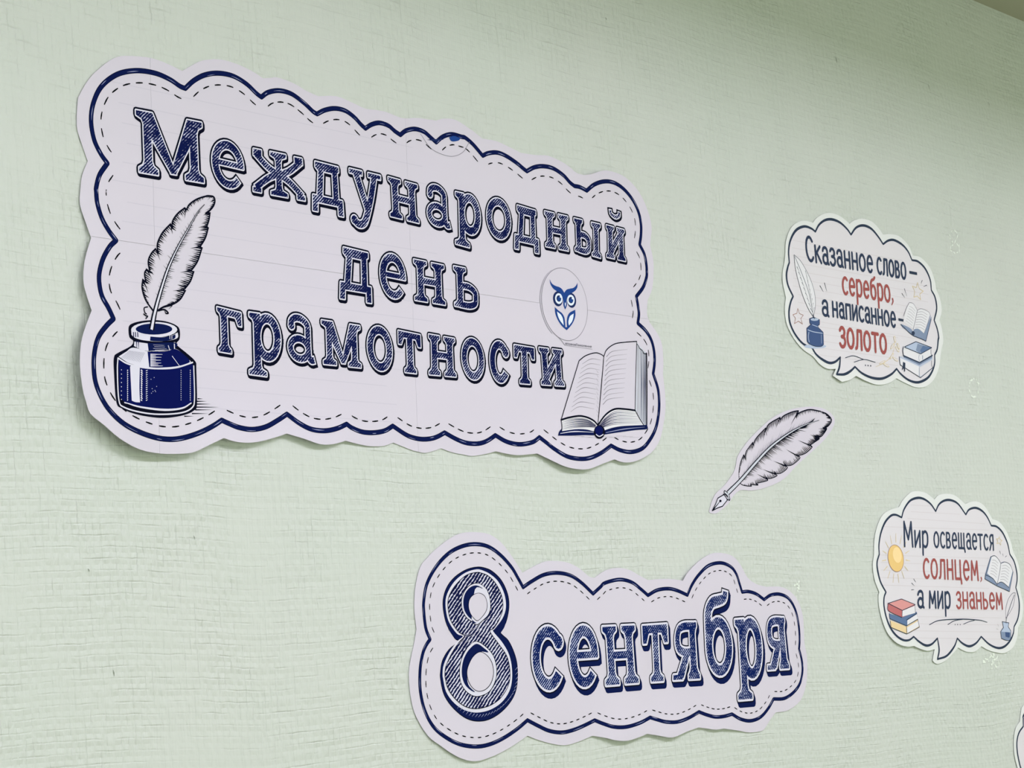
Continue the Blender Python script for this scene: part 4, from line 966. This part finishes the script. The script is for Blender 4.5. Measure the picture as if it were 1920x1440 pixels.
for cx, cy, an in ((1265, 620, 100), (1240, 690, 60), (1290, 720, 120), (1235, 790, 60), (1270, 820, 140), (1140, 850, 30), (1180, 880, 150), (1300, 690, 110)):
    A.poly([wp('q', x, y) for x, y in ell(cx, cy, 34, 10, rot=-an)], 'gold', 4); A.poly([wp('q', x, y) for x, y in ell(cx, cy, 26, 6, rot=-an)], 'bubble', 5)
A.build('laurel_drawing', b1, S4, 2)
A = Art()      # small open book
A.shape('@q 1322,470* 1350,475 1420,510 1450,545* 1460,520 1500,515 1560,560* 1630,390* 1628,430 1575,640* 1540,620 1450,585* 1400,545 1340,500*', 'steel', 3)
A.shape('@q 1410,252* 1450,265 1490,330* 1450,520* 1420,490 1350,440* 1375,330', 'pale', 4); A.shape('@q 1490,330* 1530,315 1600,345 1618,370* 1555,560* 1500,515 1450,520*', 'pale', 4)
A.curve('@q 1352,385 1380,310 1410,252* 1450,265 1490,330* 1530,315 1600,345 1620,380', 1.0, 'grey', 5); A.curve('@q 1490,330 1470,430 1448,520', 1.2, 'slate', 5); A.curve('@q 1620,385 1590,480 1560,560', 1.6, 'steel', 5)
A.curve('@q 1325,470 1400,545 1450,585* 1540,620 1575,640* 1628,420', 1.5, 'slate2', 5); A.poly(zell('q', 1447, 560, 16, 22), 'slate2', 6)
for i in range(7): A.curve([wp('q', 1490-i*4, 350+i*25), wp('q', 1540-i*4, 345+i*26), wp('q', 1590-i*5, 375+i*25)], .7, 'fine', 5, round_=False); A.curve([wp('q', 1410-i*6, 290+i*24), wp('q', 1440-i*6, 305+i*25), wp('q', 1470-i*5, 340+i*24)], .6, 'fine', 5, round_=False)
A.build('open_book_drawing', b1, S4, 2)
A = Art()      # two stacked books
A.shape('@w 110,560* 200,510* 830,880* 1290,620* 1300,640* 1250,700* 1310,950* 870,1310* 130,850*', 'shade', 3)
A.shape('@w 150,590* 820,900* 810,1290* 310,960 150,830*', 'pale', 4); A.shape('@w 835,950* 1245,705* 1265,860 1310,940* 850,1280*', 'bubble', 4)
A.shape('@w 270,520* 830,750* 1290,500* 1290,600* 830,860* 260,590*', 'steel', 4); A.curve('@w 130,570* 830,890* 1290,625*', 2.2, 'inkl', 6); A.curve('@w 110,560* 115,700 140,850* 870,1310* 1310,950*', 1.4, 'slate', 6)
A.shape('@w 240,180* 700,20* 1270,230* 1235,280* 1250,460* 1290,510* 830,770* 250,500* 230,340', 'pale', 5)
A.shape('@w 290,215* 700,20* 1270,235* 870,470*', 'inkl', 6); A.shape('@w 760,90* 1270,235* 870,460* 700,330*', 'steel', 7); A.shape('@w 950,160* 1250,235* 900,420* 850,330*', 'blue', 8)
A.curve('@w 290,200* 700,15* 1270,230* 870,455* 290,215*', 1.5, 'slate', 8, False); A.curve('@w 250,200 230,340 255,510', 2.2, 'slate', 8); A.curve('@w 255,520* 830,770* 1290,510*', 2.6, 'slate2', 8); A.curve('@w 820,480 800,600 830,760', 1.0, 'steel', 8); A.curve('@w 1240,290 1245,460 1290,510', 1.2, 'slate', 8)
A.curve('@w 820,940 815,1280', 1.0, 'steel', 8); A.curve('@w 1260,700 1265,860 1310,950', 1.2, 'slate', 8); A.curve('@w 940,520 940,650', 2.0, 'steel', 8)
A.shape('@w 235,740* 320,780* 310,1080* 280,1100* 270,960* 200,1050* 230,880*', 'slate', 7)
A.build('book_stack_drawing', b1, S4, 2)

PXM[0] = mpp(1780, 1080); pb = PXM[0]
S5 = Sheet(0.0012, [(1700, 1215, 0.0015, 0.05, 0.03)])
b2 = bubble_base('speech_bubble', 'white cloud speech bubble card with a yellow sun and red, blue, yellow book stack', (1760, 1240),
  '@r 122,900* 125,740 150,590 210,440 290,370 420,325* 470,240 560,150 650,135 750,160 845,235* 900,180 1000,165 1100,190 1215,290* 1290,260 1380,265 1460,330 1540,470* 1620,500 1700,600 1760,740 1790,860* 1840,970 1870,1100 1865,1240* 1890,1400 @s 1905,500 1910,600 1890,720 1850,810* 1840,920 1790,1050 1690,1115 1590,1110 1490,1080 1410,1035* 1330,1100 1250,1105 1190,1085 1130,1050* 1070,1120 990,1200 900,1245 850,1235 825,1205* 850,1070* 760,1090 650,1055 600,1030* 520,1040 400,1000 300,900 240,780 190,600 175,450 185,385* @r 130,1200 108,1050 112,960',
  '@r 182,890* 178,780 200,640 250,510 320,430 380,418 450,450* 480,350 550,250 640,215 720,230 800,290 858,375* 900,290 970,245 1050,245 1130,290 1220,415* 1260,355 1340,335 1420,375 1480,450 1525,548* 1590,560 1660,630 1720,760 1748,890* 1800,980 1830,1100 1835,1200 1820,1290* 1850,1400 @s 1862,560 1845,700 1800,800* 1790,880 1750,970 1680,1040 1600,1055 1500,1010 1405,920* 1340,1000 1260,1035 1180,1000 1118,940* 1080,1040 990,1150 880,1190* 900,1080 880,940* 810,1010 740,1025 660,980 595,920* 540,960 470,960 390,910 320,820 270,700 240,560 240,450 262,385* @r 200,1230 165,1100 155,990',
  None, 4.0, S5)
rules(b2, S5, 'r', [(560, 300, 800, 312), (560, 380, 1150, 410), (520, 460, 1450, 525), (240, 560, 1500, 600)] + [(200, 900+i*90, 1500, 940+i*90) for i in range(5)])
rules(b2, S5, 's', [(330, 590+i*85, 1650, 610+i*85) for i in range(5)])
A = Art()
word(b2, S5, 'r', 'Мир', (470, 605), (765, 620), (768, 808), (480, 793), 5.0, 'slate2')
word(b2, S5, 'r', 'освещается', (832, 625), (1548, 662), (1556, 840), (838, 805), 4.3, 'slate2')
word(b2, S5, 'r', 'солнцем', (705, 948), (1362, 980), (1372, 1200), (712, 1172), 5.2, 'red'); A.curve('@r 1400,1165 1408,1190 1395,1225', [4, 3.4, 1.5], 'red', 4)
word(b2, S5, 's', 'а', (636, 372), (712, 376), (716, 570), (640, 566), 5.2, 'slate2'); word(b2, S5, 's', 'мир', (775, 378), (1030, 388), (1036, 578), (780, 570), 5.2, 'slate2')
word(b2, S5, 's', 'знаньем', (1102, 388), (1652, 402), (1662, 586), (1110, 576), 4.7, 'red')
A.build('comma_mark', b2, S5, 2)
A = Art()
A.poly(zell('r', 378, 940, 92, 162, rot=-8, n=32), 'sun', 3); A.poly(zell('r', 395, 900, 52, 95, rot=-8), 'sun2', 4); A.curve(zell('r', 378, 940, 92, 162, rot=-8, n=32), 1.0, 'tan', 5)
for a in range(0, 360, 24):
    r0, r1 = (118, 190), (170, 300); c, s_ = math.cos(math.radians(a+6)), math.sin(math.radians(a+6))
    A.line([wp('r', 380+r0[0]*c, 940+r0[1]*s_), wp('r', 380+r1[0]*c, 940+r1[1]*s_)], [1.8*pb, 1.0*pb], 'gold', 3)
A.build('sun_drawing', b2, S5, 2)
A = Art()
A.shape('@s 280,520* 445,468* 610,535* 605,640* 450,690* 285,610*', 'bred', 3); A.shape('@s 290,520* 445,470* 605,535* 455,600*', 'bred2', 4); A.shape('@s 455,610* 605,548* 612,635* 455,680*', 'pale', 5)
A.shape('@s 298,640* 450,690* 630,620* 640,710* 505,790* 305,705*', 'blue', 3); A.shape('@s 515,725* 630,650* 640,710* 515,780*', 'pale', 5)
A.shape('@s 310,725* 505,800* 645,715* 660,800* 510,888* 320,810*', 'byel', 3); A.shape('@s 510,810* 645,730* 655,795* 515,878*', 'pale', 5)
for st in ('285,520* 445,468* 610,535* 455,605* 285,520*', '285,525* 290,610 450,690* 455,605*', '300,640* 305,705* 505,790* 640,710*', '505,720* 630,640*', '310,730* 320,810* 510,888* 660,805* 640,715*', '505,800* 510,888*', '605,545 612,640'): A.curve('@s '+st, 1.2, 'slate', 6)
A.build('book_stack_drawing', b2, S5, 2)
A = Art()
A.shape('@r 1450,1130* 1515,920* 1560,910 1640,995* 1690,985 1780,1080* 1785,1110* 1740,1340* 1590,1270* 1445,1190*', 'steel', 3)
A.shape('@r 1475,1120* 1530,915* 1580,920 1638,1000* 1590,1250* 1540,1180*', 'pale', 4); A.shape('@r 1638,1000* 1700,985 1760,1030 1780,1090* 1730,1290* 1650,1230 1590,1250*', 'pale', 4)
A.curve('@r 1445,1185* 1515,925* 1560,908 1600,940 1638,1000* 1690,985 1750,1020 1785,1105* 1742,1338* 1590,1270* 1445,1185*', 1.2, 'slate', 5); A.curve('@r 1638,1000 1620,1120 1590,1260', 1.2, 'slate', 6); A.curve('@r 1460,1140* 1540,1180 1590,1250* 1650,1225 1735,1290*', 1.2, 'slate2', 6)
for i in range(6): A.curve([wp('r', 1535-i*5, 960+i*32), wp('r', 1570-i*5, 965+i*34), wp('r', 1605-i*4, 1000+i*34)], .7, 'fine', 5, round_=False); A.curve([wp('r', 1655-i*5, 1030+i*33), wp('r', 1700-i*5, 1025+i*34), wp('r', 1745-i*5, 1060+i*34)], .7, 'fine', 5, round_=False)
A.build('open_book_drawing', b2, S5, 2)
A = Art()
A.curve('@s 1815,395 1780,400 1730,470 1700,580 1698,700* 1740,640 1790,540 1815,395*', 1.0, 'grey', 4); A.curve('@s 1800,420 1750,560 1710,690 1700,760', 1.2, 'slate', 4)
A.build('quill_drawing', b2, S5, 2)
A = Art()
A.shape('@s 1655,740* 1735,755* 1725,800* 1758,850* 1752,950 1700,962 1645,940* 1635,860* 1670,810*', 'inkl', 3); A.shape('@s 1640,860* 1760,870* 1752,945 1700,958 1648,938*', 'steel', 4); A.shape('@s 1690,865* 1745,870* 1740,930 1695,920*', 'inkw', 5)
A.curve('@s 1655,740* 1735,755* 1725,800* 1758,850* 1752,950 1700,962 1645,940* 1635,860* 1670,810* 1655,740*', 1.2, 'slate2', 6)
A.build('inkwell_drawing', b2, S5, 2)
A = Art()
for a in ('1625,850 1637,890', '1662,885 1668,915', '1708,910 1688,928', '592,1185 620,1230', '568,1235 602,1270', '565,1318 598,1315'): Art().line([p[:2] for p in path('@r '+a)], [1.2*pb, 2.8*pb, .5*pb], 'slate', 4).build('spark_mark', b2, S5, 2)
for a in ('1600,770 1615,800', '1585,825 1608,832'): Art().line([p[:2] for p in path('@s '+a)], [.6*pb, 1.8*pb, .4*pb], 'grey', 4).build('spark_mark', b2, S5, 2)
A.curve('@s 780,778 900,725 1150,710 1300,715 1400,725 1475,748', [1.4, 2, 1.0], 'slate', 4); A.curve('@s 1002,775 1080,730 1180,712', 1.4, 'slate', 4); A.curve('@s 1190,770 1260,740 1320,725', 1.2, 'slate', 4)
A.build('flourish', b2, S5, 2)
for x in (1090, 1120, 1150): Art().poly(disc(wp('s', x, 775), 1.3*pb, 8), 'slate', 4).build('dot', b2, S5, 2)
A = Art(); star(A, 'r', '1620,680 1632,715 1655,725 1635,745 1640,780 1617,755 1590,765 1602,730 1585,705 1612,708', 'gold', 1.2); A.build('star_drawing', b2, S5, 2)

PXM[0] = mpp(1910, 1400)
S6 = Sheet(0.0012, [])
b3 = bubble_base('speech_bubble', 'white cloud speech bubble card cut off by the frame below the sun bubble', (1990, 1580),
  '@t 1920,310 1870,430 1850,600* 1790,690 1755,800 1740,960 1745,1150 1770,1300 1810,1440 @0 1915,1455 1922,1478* 1935,1520 1960,1545 1990,1550* 2010,1580 2050,1585 2085,1560* 2120,1560 2150,1520 2155,1470* 2170,1430 2160,1380 2135,1350* 2125,1310 2090,1290 2055,1295* 2030,1270 1985,1270 1955,1300*',
  '@t 1920,480 1905,560 1905,690* 1830,800 1795,930 1790,1060 1810,1230 1860,1440 @0 1922,1455 1930,1475* 1942,1512 1965,1535 1993,1538* 2015,1568 2048,1572 2080,1548* 2112,1548 2140,1512 2145,1470* 2158,1430 2150,1385 2125,1352* 2115,1318 2085,1302 2052,1308* 2025,1285 1990,1284 1962,1312* 1940,1318',
  None, 4.0, S6)

# ================================================================== old glue marks and nicks on the plaster
S0 = Sheet(0.0003, [])
wallb = bpy.data.objects['wall_back']
PXM[0] = mpp(1800, 800)
rnd = random.Random(7)
def glue(cx, cy, rx, ry, n, seed, ring=True):
    r = random.Random(seed); A = Art()
    for i in range(n):
        a = 2*math.pi*i/n+r.random()*0.5; q = (cx+rx*math.cos(a)*(1 if ring else r.random()), cy+ry*math.sin(a)*(1 if ring else r.random()))
        l = (2+r.random()*3.5); d = a+math.pi/2+(r.random()-.5)*1.4 if ring else r.random()*6.28
        p = [W(q[0]-l*math.cos(d)*.7, q[1]-l*math.sin(d)), W(q[0]+r.random()-.5, q[1]+r.random()-.5), W(q[0]+l*math.cos(d)*.7, q[1]+l*math.sin(d))]
        A.line(p, [0.4*PXM[0], (2.4+2.0*r.random())*PXM[0], 0.3*PXM[0]], 'residue', 0)
    A.build('glue_mark', wallb, S0, 1)
glue(1788, 443, 7, 11, 8, 1); glue(1791, 466, 9, 8, 8, 2); glue(1826, 727, 9, 17, 13, 3)
glue(1497, 1098, 8, 12, 9, 4, False); glue(1860, 1240, 17, 17, 24, 5, False)

M['nick'] = mat('nick_in_paint', (130, 138, 126))
for i, (x, y, l) in enumerate(((1740, 162, 5), (1853, 195, 4), (1773, 45, 3), (1567, 112, 6), (363, 1008, 4), (165, 1069, 3), (212, 1262, 6), (1135, 35, 3))):
    A = Art(); A.line([W(x, y-l), W(x+1.5, y), W(x+2.5, y+l)], [0.3*PXM[0], 1.6*PXM[0], 0.3*PXM[0]], 'nick', 0); A.build('paint_nick', wallb, S0, 1)
